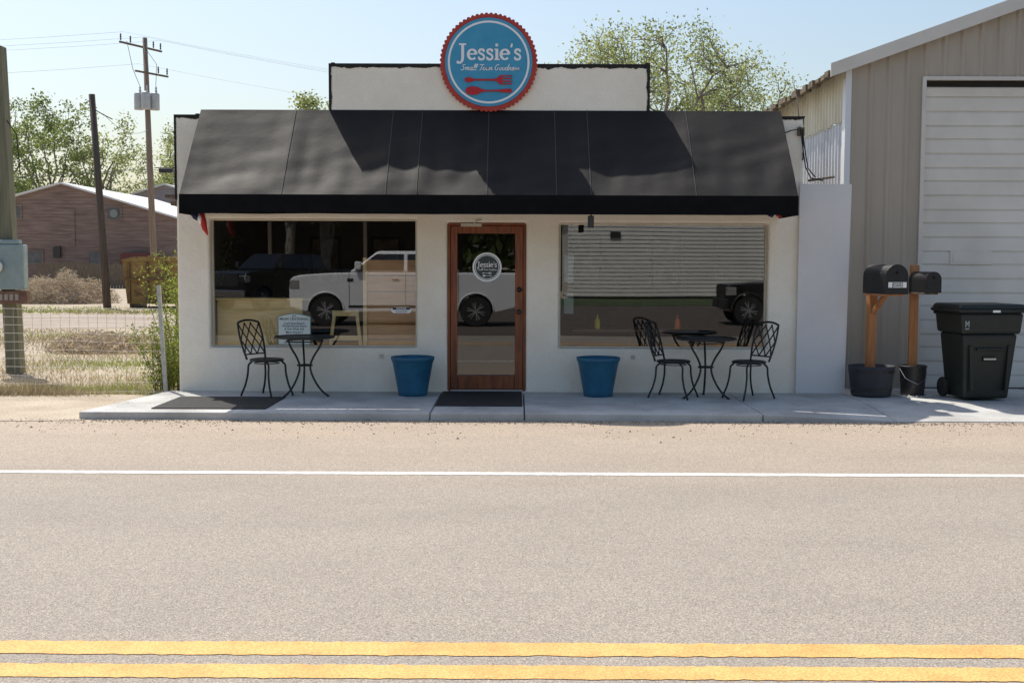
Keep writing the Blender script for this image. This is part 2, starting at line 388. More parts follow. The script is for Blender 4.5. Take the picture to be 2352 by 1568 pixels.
# door
dj = G()
dj.box(-.868, -.835, .03, .15, 0.001, 2.118); dj.box(.085, .118, .03, .15, 0.001, 2.118); dj.box(-.835, .085, .03, .15, 2.085, 2.118)
dj.box(-.835, .085, .04, .15, 0.001, .02, 1)
door = dj.obj('door', st, [DOORWOOD, STEEL], world=True, bevel=.004)
dl = G()
dl.box(-.832, -.745, .05, .10, .025, 2.08); dl.box(-.02, .082, .05, .10, .025, 2.08)
dl.box(-.744, -.021, .05, .10, .025, .20); dl.box(-.744, -.021, .05, .10, 1.985, 2.08)
def sub(gg, nm, par, mats, **k):
    o = gg.obj(nm, par, mats, **k)
    for v in o.data.vertices: v.co -= st.location
    return o
sub(dl, 'door_leaf', door, DOORWOOD, bevel=.006)
p = G(); p.quad((-.75, .075, .195), (-.015, .075, .195), (-.015, .075, 1.99), (-.75, .075, 1.99)); sub(p, 'glass_pane', door, DGLASS, recalc=False)
h = G(); h.lathe([(.030, .050), (.030, .038), (.012, .036), (.010, .0), (.024, -.004), (.026, -.02), (.016, -.03)], (.03, 0, 1.005), 14, 0, 'y'); sub(h, 'handle', door, DARKMET, smooth=True)
h = G(); h.lathe([(.032, .049), (.032, .035), (.02, .03), (.018, .01)], (.035, 0, 1.285), 14, 0, 'y'); sub(h, 'lock', door, DARKMET, smooth=True)
h = G(); h.box(-.70, -.44, -.0, .045, 2.07, 2.11); h.tube([(-.56, .02, 2.08), (-.5, -.06, 2.14), (-.42, .02, 2.16)], .008, 6)
sub(h, 'door_closer', door, M('closer_paint', (.6, .55, .45), rough=.4))
sk = G(); c = (-.372, 1.565)
def ring(g, c, r0, r1, y, mi=0, n=48, teeth=0):
    vs = []
    for i in range(n):
        a = 2 * pi * i / n; rr = r1 * (1 if (not teeth or i % 2) else .955)
        vs += [(c[0] + r0 * math.cos(a), y, c[1] + r0 * math.sin(a)), (c[0] + rr * math.cos(a), y, c[1] + rr * math.sin(a))]
    g.add(vs, [(2 * i, 2 * i + 1, (2 * i + 3) % (2 * n), (2 * i + 2) % (2 * n)) for i in range(n)], mi)
ring(sk, c, .160, .187, .071, 0, 96, 1)
sk.add([(c[0] + .160 * math.cos(a * pi / 24), .0712, c[1] + .160 * math.sin(a * pi / 24)) for a in range(48)], [tuple(range(48))], 1)
ring(sk, c, .144, .152, .0700, 0)
sub(sk, 'door_sticker', door, [M('sticker_white', (.9, .93, .94), rough=.5), M('sticker_dark', (.03, .048, .055), (.042, .06, .066), rough=.4)], recalc=False)

# --- lettering built from pen strokes
def arc(cx, cy, rx, ry, a0, a1, n=16): return [(cx + rx * math.cos(rad(a0 + (a1 - a0) * i / n)), cy + ry * math.sin(rad(a0 + (a1 - a0) * i / n))) for i in range(n + 1)]
def smoothpts(p, n=5):
    out = []
    for i in range(len(p) - 1):
        p0 = p[max(i - 1, 0)]; p1 = p[i]; p2 = p[i + 1]; p3 = p[min(i + 2, len(p) - 1)]
        for k in range(n):
            t = k / n
            out.append(tuple(.5 * (2 * p1[a] + (p2[a] - p0[a]) * t + (2 * p0[a] - 5 * p1[a] + 4 * p2[a] - p3[a]) * t * t + (3 * p1[a] - p0[a] - 3 * p2[a] + p3[a]) * t ** 3) for a in (0, 1)))
    return out + [p[-1]]
E = (.98, [(arc(.5, .5, .38, .43, 0, 318, 26), None), ([(.16, .53), (.86, .53)], .13)])
S = (.80, [(smoothpts([(.66, .74), (.58, .90), (.42, .94), (.25, .90), (.18, .76), (.26, .63), (.44, .53), (.61, .41), (.67, .25), (.59, .10), (.42, .05), (.25, .08), (.15, .25)], 7), .20), ([(.67, .97), (.67, .70)], .10), ([(.14, .03), (.14, .3)], .10)])
GL = {'J': (.92, [(smoothpts([(.50, 1.42), (.50, .8), (.50, .2), (.42, -.10), (.25, -.25), (.04, -.27)], 7), None), ([(.14, 1.40), (.84, 1.40)], .15), (arc(.04, -.20, .08, .08, 0, 360, 10), .13)]),
      'e': E, 's': S,
      'i': (.58, [([(.3, 1.0), (.3, .0)], None), ([(.08, .95), (.3, .95)], .12), ([(.04, .05), (.56, .05)], .12), (arc(.29, 1.33, .075, .07, 0, 360, 10), .17)]),
      "'": (.32, [([(.2, 1.46), (.18, 1.36), (.11, 1.12)], .18)])}
W_ = .23
def C(*p): return (smoothpts(list(p), 4), W_)
_a = [C((.72, .85), (.45, 1.0), (.12, .7), (.1, .3), (.35, .02), (.62, .25), (.76, .9)), C((.76, .95), (.72, .3), (.85, .02), (1.1, .25))]
_o = [C((.5, 1.0), (.15, .75), (.12, .25), (.42, 0), (.75, .3), (.72, .8), (.5, 1.0), (.7, .8), (1.0, .85))]
_l = [C((.0, .2), (.4, .9), (.52, 1.8), (.36, 2.1), (.22, 1.6), (.2, .5), (.32, .03), (.58, .2))]
_n = [C((0, .6), (.12, .95), (.16, .5), (.14, 0)), C((.15, .5), (.4, .95), (.62, .85), (.62, .3), (.74, .02), (.95, .25))]
SCR = {'a': (1.05, _a), 'o': (.95, _o), 'l': (.58, _l), 'n': (.93, _n),
       'm': (1.45, [C((0, .6), (.12, .95), (.16, .5), (.14, 0)), C((.15, .5), (.4, .95), (.6, .85), (.6, .0)), C((.6, .5), (.85, .95), (1.08, .85), (1.08, .3), (1.2, .02), (1.42, .25))]),
       'w': (1.2, [C((0, .7), (.12, .95), (.14, .3), (.35, .02), (.58, .3), (.6, .9), (.62, .3), (.82, .02), (1.05, .4), (1.0, .95), (1.2, .85))]),
       'd': (1.05, [_a[0], C((.84, 2.1), (.76, 1.0), (.72, .3), (.85, .02), (1.1, .25))]),
       'e': (.85, [C((.05, .35), (.5, .5), (.65, .85), (.42, 1.0), (.15, .7), (.15, .25), (.42, 0), (.88, .25))]),
       's': (.8, [C((.0, .15), (.35, .95), (.42, 1.0), (.4, .7), (.62, .35), (.5, .02), (.2, .02), (.5, -.02), (.82, .22))]),
       'S': (1.3, [C((1.0, 1.65), (.85, 1.9), (.5, 1.85), (.35, 1.5), (.65, 1.1), (.92, .65), (.7, .1), (.3, .0), (.05, .35))]),
       'T': (1.2, [C((.0, 1.6), (.3, 1.9), (.9, 1.8), (1.35, 1.95)), C((.85, 1.85), (.75, 1.0), (.6, .1), (.3, 0))]),
       'G': (1.45, [C((1.1, 1.6), (.85, 1.9), (.4, 1.65), (.12, .95), (.3, .2), (.7, .05), (1.0, .5), (1.05, .9), (.75, .9), (1.2, .9))]),
       ' ': (.62, [])}
def word(g, s, x, z, sx, sz, y, mi=0, GLY=None, shear=0):
    GLY = GLY or GL
    tot = sum(GLY[c][0] for c in s); cx = x - tot * sx / 2; dy = 0
    for ch in s:
        adv, st_ = GLY[ch]
        for pts, wd in st_:
            dy += .00008
            n = len(pts); vs = []
            for i, (a, b) in enumerate(pts):
                a1, b1 = pts[min(i + 1, n - 1)]; a0, b0 = pts[max(i - 1, 0)]
                tx, tz = a1 - a0, b1 - b0; l = math.hypot(tx, tz) or 1; tx /= l; tz /= l
                ang = math.atan2(tz, tx)
                ww = wd if wd else .15 + .13 * abs(math.sin(ang - rad(5))) ** 1.2
                ox, oz = -tz * ww / 2, tx * ww / 2
                vs += [(cx + (a + ox + shear * b) * sx, y - dy, z + (b + oz) * sz), (cx + (a - ox + shear * b) * sx, y - dy, z + (b - oz) * sz)]
            g.add(vs, [(2 * i, 2 * i + 1, 2 * i + 3, 2 * i + 2) for i in range(n - 1)], mi)
        cx += adv * sx
g = G(); word(g, "Jessie's", c[0], c[1] + .0, .040, .046, .069)
sub(g, 'sticker_lettering', door, WHITE, recalc=False)
g = G(); word(g, "Small Town Goodness", c[0], c[1] - .040, .0135, .012, .069, GLY=SCR, shear=.25); sub(g, 'sticker_lettering', door, WHITE, recalc=False)

def fork(cx, cz, s, flip=1, zs=1):
    half = [(-.295, 0), (-.29, .018), (-.27, .030), (-.24, .032), (-.21, .025), (-.18, .012), (-.05, .010), (.06, .012), (.10, .020), (.12, .042), (.145, .058), (.28, .060), (.294, .053), (.28, .046), (.165, .045), (.165, .026), (.28, .025), (.294, .018), (.28, .011), (.165, .010), (.165, 0)]
    up = [(x, z) for x, z in half]; dn = [(x, -z) for x, z in half[1:-1]][::-1]
    return [(cx + x * s * flip, cz + z * s * zs) for x, z in up + dn]
def spoon(cx, cz, s):
    half = [(-.285, 0), (-.28, .024), (-.25, .044), (-.20, .053), (-.14, .047), (-.10, .028), (-.06, .012), (0, .009), (.12, .012), (.2, .022), (.255, .027), (.28, .020), (.29, 0)]
    return [(cx + x * s, cz + z * s) for x, z in half + [(x, -z) for x, z in half[1:-1]][::-1]]
g = G(); g.prism(fork(c[0], c[1] - .075, .2), 'y', .066, .068); sub(g, 'sticker_fork', door, WHITE)
g = G(); g.prism(spoon(c[0], c[1] - .108, .2), 'y', .066, .068); sub(g, 'sticker_spoon', door, WHITE)

for a in ((-1.72, .42), (1.44, .42)):
    g = G(); g.box(a[0], a[0] + .05, -.02, .004, a[1], a[1] + .05); g.obj('wall_fitting', st, M('fitting', (.55, .5, .42), rough=.5), world=True)

# ---------------------------------------------------------- awning
aw_x0, aw_x1 = -3.92, 3.26
seams = [-3.92, -2.74, -1.53, -1.17, -.35, .46, .86, 2.08, 3.26]
g = G(); NXX = 170; NZZ = 30
def awn(u, v):
    x = aw_x0 + (aw_x1 - aw_x0) * u
    y = -.015 - .975 * v; z = 3.50 - 1.10 * v
    d = min(abs(x - s) for s in seams)
    sag = .020 * min(1, d / .2) * math.sin(pi * min(1, v * 1.02)) ** .8
    nn = .026 * noise.noise(Vector((x * 1.3, v * 1.6, 4.2))) + .015 * noise.noise(Vector((x * 5, v * 2.5, 1.2))) * (0.2 + v) + .010 * noise.noise(Vector((x * 2.2 + v * 3, v * 6, 9)))
    k = math.sin(pi * v) ** .6
    off = -sag + nn * k * (.3 + 1.0 * v)
    return (x, y - .75 * off, z + .66 * off)
vs = [awn(i / NXX, j / NZZ) for j in range(NZZ + 1) for i in range(NXX + 1)]
g.add(vs, [(j * (NXX + 1) + i, j * (NXX + 1) + i + 1, (j + 1) * (NXX + 1) + i + 1, (j + 1) * (NXX + 1) + i) for j in range(NZZ) for i in range(NXX)])
for x in (aw_x0, aw_x1):
    g.add([(x, -.015, 3.5), (x, -.99, 2.4), (x, -.015, 2.4)], [(0, 1, 2)])
cn = g.obj('awning', st, FABRIC, world=True, smooth=True, recalc=False)
def awsub(gg, nm, mt, **k):
    return sub(gg, nm, cn, mt, **k)
g = G(); n = 160
vs = []
for i in range(n + 1):
    x = aw_x0 - .005 + (aw_x1 - aw_x0 + .01) * i / n
    for z, a in ((2.402, .0), (2.29, .4), (2.178, 1)):
        vs.append((x, -.996 - .008 * a * (1 + noise.noise(Vector((x * 2.5, z, 0)))), z + (.006 * noise.noise(Vector((x * 1.5, 7, 0))) if a == 1 else 0)))
g.add(vs, [(3 * i + k, 3 * i + 3 + k, 3 * i + 4 + k, 3 * i + 1 + k) for i in range(n) for k in (0, 1)])
for x in (aw_x0 - .005, aw_x1 + .005):
    g.add([(x, -.996, 2.402), (x, 0, 2.402), (x, 0, 2.178), (x, -.996, 2.178)], [(0, 1, 2, 3)])
awsub(g, 'valance', VAL, recalc=False)
SEAM = M('seam_fabric', (.05, .043, .04), rough=.7)
for s in seams[1:-1]:
    g = G(); u = (s - aw_x0) / (aw_x1 - aw_x0); vs = []
    for j in range(NZZ + 1):
        p = awn(u, j / NZZ); p = (p[0], p[1] - .004, p[2] + .004); vs += [(p[0] - .005, p[1], p[2]), (p[0] + .005, p[1], p[2])]
    g.add(vs, [(2 * i, 2 * i + 1, 2 * i + 3, 2 * i + 2) for i in range(NZZ)])
    awsub(g, 'seam', SEAM, recalc=False)
g = G()
for x in (-3.9, -2.74, -1.53, -.35, .86, 2.08, 3.24):
    g.tube([(x, -.02, 2.42), (x, -.97, 2.40)], .012, 6); g.tube([(x, -.05, 3.37), (x, -.94, 2.39)], .012, 6)
g.tube([(-3.9, -.975, 2.38), (3.24, -.975, 2.38)], .012, 6)
awsub(g, 'awning_frame', DARKMET)
g = G(); g.box(.83, .90, -.93, -.86, 2.03, 2.17); g.tube([(.865, -.9, 2.165), (.865, -.93, 2.37)], .012, 6)
g.obj('hanging_lamp', st, DARKMET, world=True, bevel=.006)

# ---------------------------------------------------------- round sign
sg = thing('round_shop_sign', 'round blue sign with scalloped red edge above the parapet', 'sign', (-.354, -.03, 4.08))
g = G(); T_ = 64; pts = []
for i in range(T_ * 4):
    a = 2 * pi * i / (T_ * 4); k = (i % 4); rr = {0: .583, 1: .598, 2: .606, 3: .598}[k]
    pts.append((rr * math.cos(a), rr * math.sin(a)))
g.prism(pts, 'y', -.02, .02); g.obj('scalloped_border', sg, RED)
g = G(); g.prism([(.538 * math.cos(a * pi / 40), .538 * math.sin(a * pi / 40)) for a in range(80)], 'y', -.032, -.0205); g.obj('sign_face', sg, BLUE)
g = G(); ring(g, (0, 0), .478, .503, -.0335, 0, 80); g.obj('sign_ring', sg, WHITE, recalc=False)
g = G(); word(g, "Jessie's", .01, .025, .1275, .136, -.036); g.obj('lettering', sg, WHITE, recalc=False)
g = G(); word(g, "Small Town Goodness", .015, -.098, .0395, .036, -.036, GLY=SCR, shear=.25); g.obj('lettering', sg, WHITE, recalc=False)
g = G(); g.prism(fork(0, -.216, 1.0, zs=.95), 'y', -.045, -.033); g.obj('fork', sg, REDU)
g = G(); g.prism(spoon(.0, -.348, 1.0), 'y', -.050, -.033); g.obj('spoon', sg, REDU, bevel=.005)

def flag(x, y, z, lab, s=1.0, drop=1.0, red=1):
    e = thing('folded_flag', lab, 'flag', (x, y, z), group='folded flags under the awning')
    g = G(); g.tube([(-.10 * s, 0, .06), (-.05 * s, 0, .02), (-.02 * s, .0, -.02)], [.03 * s, .045 * s, .02 * s], 8); g.obj('blue_cloth', e, M('navy', (.012, .015, .06), rough=.8), smooth=True)
    g = G(); g.tube([(-.01 * s, 0, .05), (.0, -.02, -.01), (.005, -.02, -.07 * drop)], [.02 * red, .03 * s * red, .012], 8); g.obj('white_cloth', e, WHITE, smooth=True)
    g = G(); g.tube([(.02 * s, 0, .06), (.035 * s, 0, -.04 * drop), (.05 * s, 0, -.12 * drop), (.085 * s, 0, -.20 * drop)], [.03 * s * red, .04 * s * red, .034 * s * red, .008], 8); g.obj('red_cloth', e, M('red_cloth', (.5, .03, .03), rough=.8), smooth=True)
flag(-3.80, -.55, 2.14, 'rolled red, white and navy flag hanging under the awning', 1, 1)
flag(3.10, -.5, 2.205, 'rolled navy and red flag tucked under the awning', 1, .12, .5)

# window card
wc = thing('window_card', 'white arched paper sign with green border in the shop window', 'sign', (-2.81, .105, .575))
def archp(w, h, r):
    pts = [(-w / 2, 0), (w / 2, 0), (w / 2, h)]
    pts += [(w / 2 - .03 - (w - .06) * i / 10, h + r * math.sin(pi * i / 10) + .008) for i in range(11)]
    return pts + [(-w / 2, h)]
g = G(); g.prism(archp(.42, .36, .03), 'y', -.002, .0); g.obj('card_border', wc, M('card_green', (.10, .25, .22), rough=.6))
g = G(); g.prism([(x * .95, .008 + z * .96) for x, z in archp(.42, .36, .03)], 'y', -.004, -.0025); g.obj('card', wc, M('card_white', (.72, .76, .72), rough=.6))
for s, sz, z in [('2012', .026, .365), ('MELBA CENTENNIAL', .040, .328), ("Loyd Swarthout's", .037, .272), ('Westinghouse Store', .037, .238), ('& Gun Shop and', .037, .202), ("Mary Kimery's", .037, .160), ('Variety Store', .037, .125), ('1950', .030, .085), ("Larry Brandt Cafe", .036, .035)]:
    txt(s, sz, wc, (0, -.0045, z), TEAL, off=.0008, ext=.0004)
nt_ = thing('notice_sticker', 'small white and black notice sticker on the window glass', 'sticker', (-1.455, .104, 1.02))
g = G(); g.prism([(.135 * math.cos(a * pi / 16) * (1 if abs(math.cos(a * pi / 16)) < .8 else .96), .042 * max(-.9, min(.9, 1.4 * math.sin(a * pi / 16)))) for a in range(32)], 'y', -.002, 0); g.obj('sticker', nt_, WHITE)
g = G(); g.box(-.11, .11, -.0035, -.0025, .006, .034); g.obj('black_band', nt_, BLK)
txt('NOTICE', .034, nt_, (0, -.004, .02), WHITE, off=.0006, ext=.0003); txt('NO ALCOHOL ON', .018, nt_, (0, -.003, -.007), BLK, ext=.0003); txt('PREMISES EXPRESS', .018, nt_, (0, -.003, -.025), BLK, ext=.0003)
pp = thing('paper_notice', 'small bluish paper notices taped inside the window', 'paper', (.66, .14, 1.0))
g = G(); g.box(-.06, .06, 0, .002, -.02, .24); g.obj('lower_sheet', pp, M('paper_pale', (.2, .24, .24))); g = G(); g.box(-.06, .06, 0, .002, .38, .72); g.obj('upper_sheet', pp, M('paper_blue', (.10, .18, .28), (.28, .32, .32), scale=9))

# interior furniture
ct = thing('wooden_counter', 'pale plywood counter just inside the shop window', 'counter', (-3.1, .31, 0))
g = G(); g.box(-.72, .36, -.05, .0, 0.0, 1.13); g.obj('panel', ct, PLY); g = G(); g.box(-.74, .38, -.07, .45, 1.132, 1.16); g.obj('counter_top', ct, PLY)
pb = thing('plank_partition', 'partition of wide reddish pine planks inside the window', 'partition', (-1.58, .36, 0))
g = G()
for i in range(8): g.box(-.34, .35, 0, .03, .02 + i * .205, .02 + i * .205 + .197)
g.obj('planks', pb, PLANK, bevel=.004); g = G(); g.box(-.39, -.342, -.02, .04, 0, 1.68); g.obj('post', pb, PLY)
es = thing('folding_easel', 'light wooden folding easel standing inside the window', 'easel', (-2.20, .34, 0))
for sx in (-1, 1):
    g = G(); g.tube([(sx * .26, 0, 0), (sx * .14, .05, 1.0)], .028, 4); g.obj('leg', es, PLY)
for a in ((-.17, .17, .03, .07, .93, 1.0), (-.2, .2, .0, .03, .62, .68)):
    G().box(*a).obj('crossbar', es, PLY)
tb = thing('dining_table', 'dark table inside the shop holding sauce bottles', 'table', (1.5, 1.0, 0))
g = G(); g.box(-.75, .9, -.3, .3, .72, .75); g.obj('table_top', tb, M('table_brown', (.12, .07, .04), rough=.4)); g = G(); g.tube([(0, 0, 0), (0, 0, .72)], .04, 8); g.lathe([(.26, 0), (.24, .03), (.04, .06)], n=16); g.obj('pedestal', tb, DARKMET)
for x, cc, nm in ((1.07, (.75, .6, .03), 'yellow mustard squeeze bottle on the table'), (2.13, (.8, .16, .03), 'orange red sauce squeeze bottle on the table')):
    e = thing('squeeze_bottle', nm, 'bottle', (x, .8, .752))
    g = G(); g.lathe([(.035, 0), (.038, .02), (.036, .1), (.03, .13), (.014, .14)], n=12); g.obj('bottle_body', e, M('bottle', cc, rough=.4), smooth=True)
    g = G(); g.lathe([(.014, .14), (.012, .16), (.004, .20)], n=10); g.obj('nozzle', e, M('bottle_tip', (cc[0], cc[1], cc[2]), rough=.4), smooth=True)

# ---------------------------------------------------------- board between buildings
bd = thing('white_board', 'tall pale painted board covering the gap beside the shop', 'board', (3.82, -.06, .005))
g = G()
g.add([(-.32, 0, 0), (.29, 0, 0), (.325, 0, 2.6), (-.315, 0, 2.6), (-.32, .018, 0), (.29, .018, 0), (.325, .018, 2.6), (-.315, .018, 2.6)],
      [(0, 1, 2, 3), (7, 6, 5, 4), (0, 4, 5, 1), (1, 5, 6, 2), (2, 6, 7, 3), (3, 7, 4, 0)])
g.obj('sheet', bd, WHITEP)
for z in (.1, .8, 1.5, 2.2):
    for x in (-.29, .27):
        g = G(); g.lathe([(.006, -.003), (.004, -.005)], (x, 0, z), 8, 0, 'y'); g.obj('screw', bd, STEEL)

cb = thing('service_cable', 'black service cables and bracket on the shop corner', 'cable', (3.5, -.02, 2.7))
g = G(); g.tube([(-.22, 0, .52), (-.12, -.02, .56), (0, -.03, .58), (.04, -.03, .3), (.07, -.02, .12), (.14, -.02, -.02), (.3, .0, -.05)], .008, 6); g.obj('cable', cb, RUBBER, smooth=True)
g = G(); g.tube([(.02, -.03, .58), (.05, -.05, .35), (.1, -.03, .1), (.2, -.01, -.01)], .007, 6); g.obj('cable', cb, RUBBER, smooth=True)
g = G(); g.tube([(.0, .0, .6), (.08, .5, 1.0), (.2, 1.2, 1.3)], .006, 5); g.obj('cable', cb, RUBBER, smooth=True)
g = G(); g.box(-.03, .05, -.03, .03, .5, .6); g.obj('bracket', cb, OLDWOOD)
g = G(); g.tube([(.12, .02, -.05), (.45, .05, -.0)], .015, 6); g.obj('conduit', cb, OLDWOOD)

# ---------------------------------------------------------- garage
GY = .62
ga = thing('garage_building', 'tan ribbed metal garage with white sectional door and gable roof', 'garage', (9, 7, 0))
def zr(x): return 4.05 + .358 * (min(x, 18 - x) - 4.05)
g = G(); x = 4.28; prof = []
while x < 13.72:
    prof += [(x, 0), (x + .03, -.022), (x + .055, -.022), (x + .085, 0), (x + .16, -.005), (x + .18, -.005)]
    x += .235
prof = [(a, b) for a, b in prof if a <= 13.72]
for (xa, ya), (xb, yb) in zip(prof, prof[1:]):
    mid = (xa + xb) / 2; zb = 4.02 if 5.22 < mid < 9.04 else -.05
    g.quad((xa, GY + ya, zb), (xb, GY + yb, zb), (xb, GY + yb, zr(xb)), (xa, GY + ya, zr(xa)))
g.obj('front_wall', ga, GSIDE, world=True, recalc=False)
g = G(); y = GY + .01; prof = []
while y < 14:
    prof += [(y, 0), (y + .03, -.03), (y + .06, -.03), (y + .09, 0)]; y += .15
for (ya, xa), (yb, xb) in zip(prof, prof[1:]):
    g.quad((4.28 + xa, ya, -.05), (4.28 + xb, yb, -.05), (4.28 + xb, yb, 3.5 + .02 * math.sin(ya * 9)), (4.28 + xa, ya, 3.5 + .02 * math.sin(ya * 9)), 0)
    g.quad((4.262 + xa, ya, 3.47 + .05 * noise.noise(Vector((ya * 3, 0, 0)))), (4.262 + xb, yb, 3.47 + .05 * noise.noise(Vector((yb * 3, 0, 0)))), (4.262 + xb, yb, 4.12), (4.262 + xa, ya, 4.12), 1)
g.obj('side_wall', ga, [CORR, CORRY], world=True, recalc=False)
G().box(13.7, 13.72, GY, 14, -.05, 4.12).obj('side_wall', ga, CORR, world=True); G().box(4.3, 13.69, 13.9, 14, -.05, 4.1).obj('back_wall', ga, CORR, world=True)
g = G(); g.box(4.225, 4.30, GY - .04, GY - .028, -.03, zr(4.25) - .01); g.box(4.225, 4.235, GY - .028, GY + .10, -.03, 4.0); g.obj('corner_trim', ga, M('corner_white', (.72, .74, .76), rough=.5), world=True)
ROOFM = M('roof_metal_grey', (.12, .10, .08), (.22, .19, .16), scale=3)
for s in (0, 1):
    def X(x): return x if s == 0 else 18 - x
    e0, e1 = 4.02, 9.0; ya, yb = GY - .12, 14.1
    g = G()
    g.add([(X(e0), ya, zr(4.02) + .0), (X(e1), ya, zr(9)), (X(e1), yb, zr(9)), (X(e0), yb, zr(4.02)), (X(e0), ya, zr(4.02) + .05), (X(e1), ya, zr(9) + .05), (X(e1), yb, zr(9) + .05), (X(e0), yb, zr(4.02) + .05)],
          [(0, 1, 2, 3), (4, 5, 6, 7), (0, 1, 5, 4), (1, 2, 6, 5), (2, 3, 7, 6), (3, 0, 4, 7)])
    g.obj('roof', ga, ROOFM, world=True)
    g = G()
    g.add([(X(4.0), GY - .15, zr(4.0) - .03), (X(9), GY - .15, zr(9) - .03), (X(9), GY - .15, zr(9) + .14), (X(4.0), GY - .15, zr(4.0) + .14),
           (X(4.0), GY - .122, zr(4.0) - .03), (X(9), GY - .122, zr(9) - .03), (X(9), GY - .122, zr(9) + .14), (X(4.0), GY - .122, zr(4.0) + .14)],
          [(0, 1, 2, 3), (7, 6, 5, 4), (0, 4, 5, 1), (1, 5, 6, 2), (2, 6, 7, 3), (3, 7, 4, 0)])
    g.obj('rake_trim', ga, GTRIM, world=True)
g = G()
for i in range(60):
    y = GY - .1 + i * .225; x = 3.97 + R.uniform(-.03, .03)
    g.box(x, 4.06, y, y + .19, 4.00 + R.uniform(-.02, .02), 4.055 + R.uniform(0, .04))
g.obj('eave_edge', ga, M('eave_dark', (.06, .045, .03), (.2, .15, .09), scale=9), world=True)
g = G()
g.box(5.215, 5.265, GY - .03, GY + .08, -.0, 4.03); g.box(9.0, 9.05, GY - .03, GY + .08, 0, 4.03); g.box(5.265, 9.0, GY - .03, GY + .03, 3.985, 4.03)
gf = g.obj('door_frame', ga, GTRIM, world=True)
g = G(); z = 0.0; k = 0
while z < 3.86:
    hgt = .185 if k % 3 else .17; hh = min(z + hgt - .012, 3.9)
    y0 = GY + .06
    g.box(5.27, 8.995, y0, y0 + .04, z + .006, hh)
    g.box(5.27, 8.995, y0 + .012, y0 + .04, hh, min(hh + .018, 3.91))
    z += hgt; k += 1
g.obj('garage_door', ga, GDOOR, world=True, bevel=.006)
g = G(); g.box(5.265, 9.0, GY + .10, GY + .12, 0, 3.985); g.obj('door_shadow_gap', ga, INTD, world=True)
g = G(); g.box(5.66, 6.2, GY + .048, GY + .056, 1.62, 1.80); g.box(5.70, 6.16, GY + .042, GY + .047, 1.65, 1.77); g.obj('door_plate', ga, GDOOR, world=True, bevel=.003)

# ---------------------------------------------------------- mats
def mat_(name, x0, x1, y0, y1, lab):
    o = G().box(x0 - (x0 + x1) / 2, x1 - (x0 + x1) / 2, y0 - (y0 + y1) / 2, y1 - (y0 + y1) / 2, 0, .012).obj(name, None, RUBBER, bevel=.004, loc=((x0 + x1) / 2, (y0 + y1) / 2, .001)); tag(o, lab, 'mat', 'black mats on the sidewalk'); return o
mat_('door_mat', -.92, .07, -1.50, -.06, 'black ribbed rubber mat in front of the wooden door')
mat_('floor_mat', -4.02, -2.76, -1.84, -.72, 'black rubber mat lying on the sidewalk by a table')

# ---------------------------------------------------------- planters
def planter(lab):
    e = thing('blue_planter', lab, 'planter', (-1.265, -.42, .002), group='blue planters beside the door')
    g = G(); g.lathe([(.165, 0), (.178, .01), (.182, .05), (.245, .40), (.25, .405), (.252, .425), (.262, .43), (.268, .47), (.262, .475), (.245, .47), (.235, .38), (.17, .05), (.01, .04)], n=40)
    g.obj('pot', e, PLASTIC_BLUE, smooth=True)
    g = G(); g.lathe([(.01, .36), (.236, .365)], n=24, close=False); g.obj('soil', e, SOIL)
    return e
pl = planter('empty blue plastic planter standing beside the door')
dup(pl, (1.0, -.42, .002), .3)

# ---------------------------------------------------------- bistro set
def table():
    e = thing('bistro_table', 'round black iron bistro table with curved legs', 'table', (-2.57, -.5, .002), group='black iron bistro tables')
    g = G(); g.lathe([(.35, .700), (.365, .705), (.367, .72), (.355, .725)], n=40, close=False)
    g.lathe([(.001, .712), (.352, .712)], n=40, close=False)
    g.obj('table_top', e, IRON, smooth=False)
    for k in range(3):
        a = rad(-15 + 120 * k); ca, sa = math.cos(a), math.sin(a)
        prof = smoothpts([(.24, .70), (.20, .60), (.12, .48), (.075, .37), (.09, .27), (.16, .14), (.24, .05), (.305, .008)], 4)
        g = G(); g.tube([(r * ca, r * sa, z) for r, z in prof], .0125, 8); g.lathe([(.02, .0), (.018, .012)], (.305 * ca, .305 * sa, 0), 8)
        g.obj('leg', e, IRON, smooth=True)
    for r_, z_, t_ in ((.088, .37, .010), (.22, .665, .008)):
        g = G(); g.tube([(r_ * math.cos(a * pi / 10), r_ * math.sin(a * pi / 10), z_) for a in range(21)], t_, 6); g.obj('ring_brace', e, IRON, smooth=True)
    return e
tt = table(); dup(tt, (2.29, -.55, .002), rad(-20))
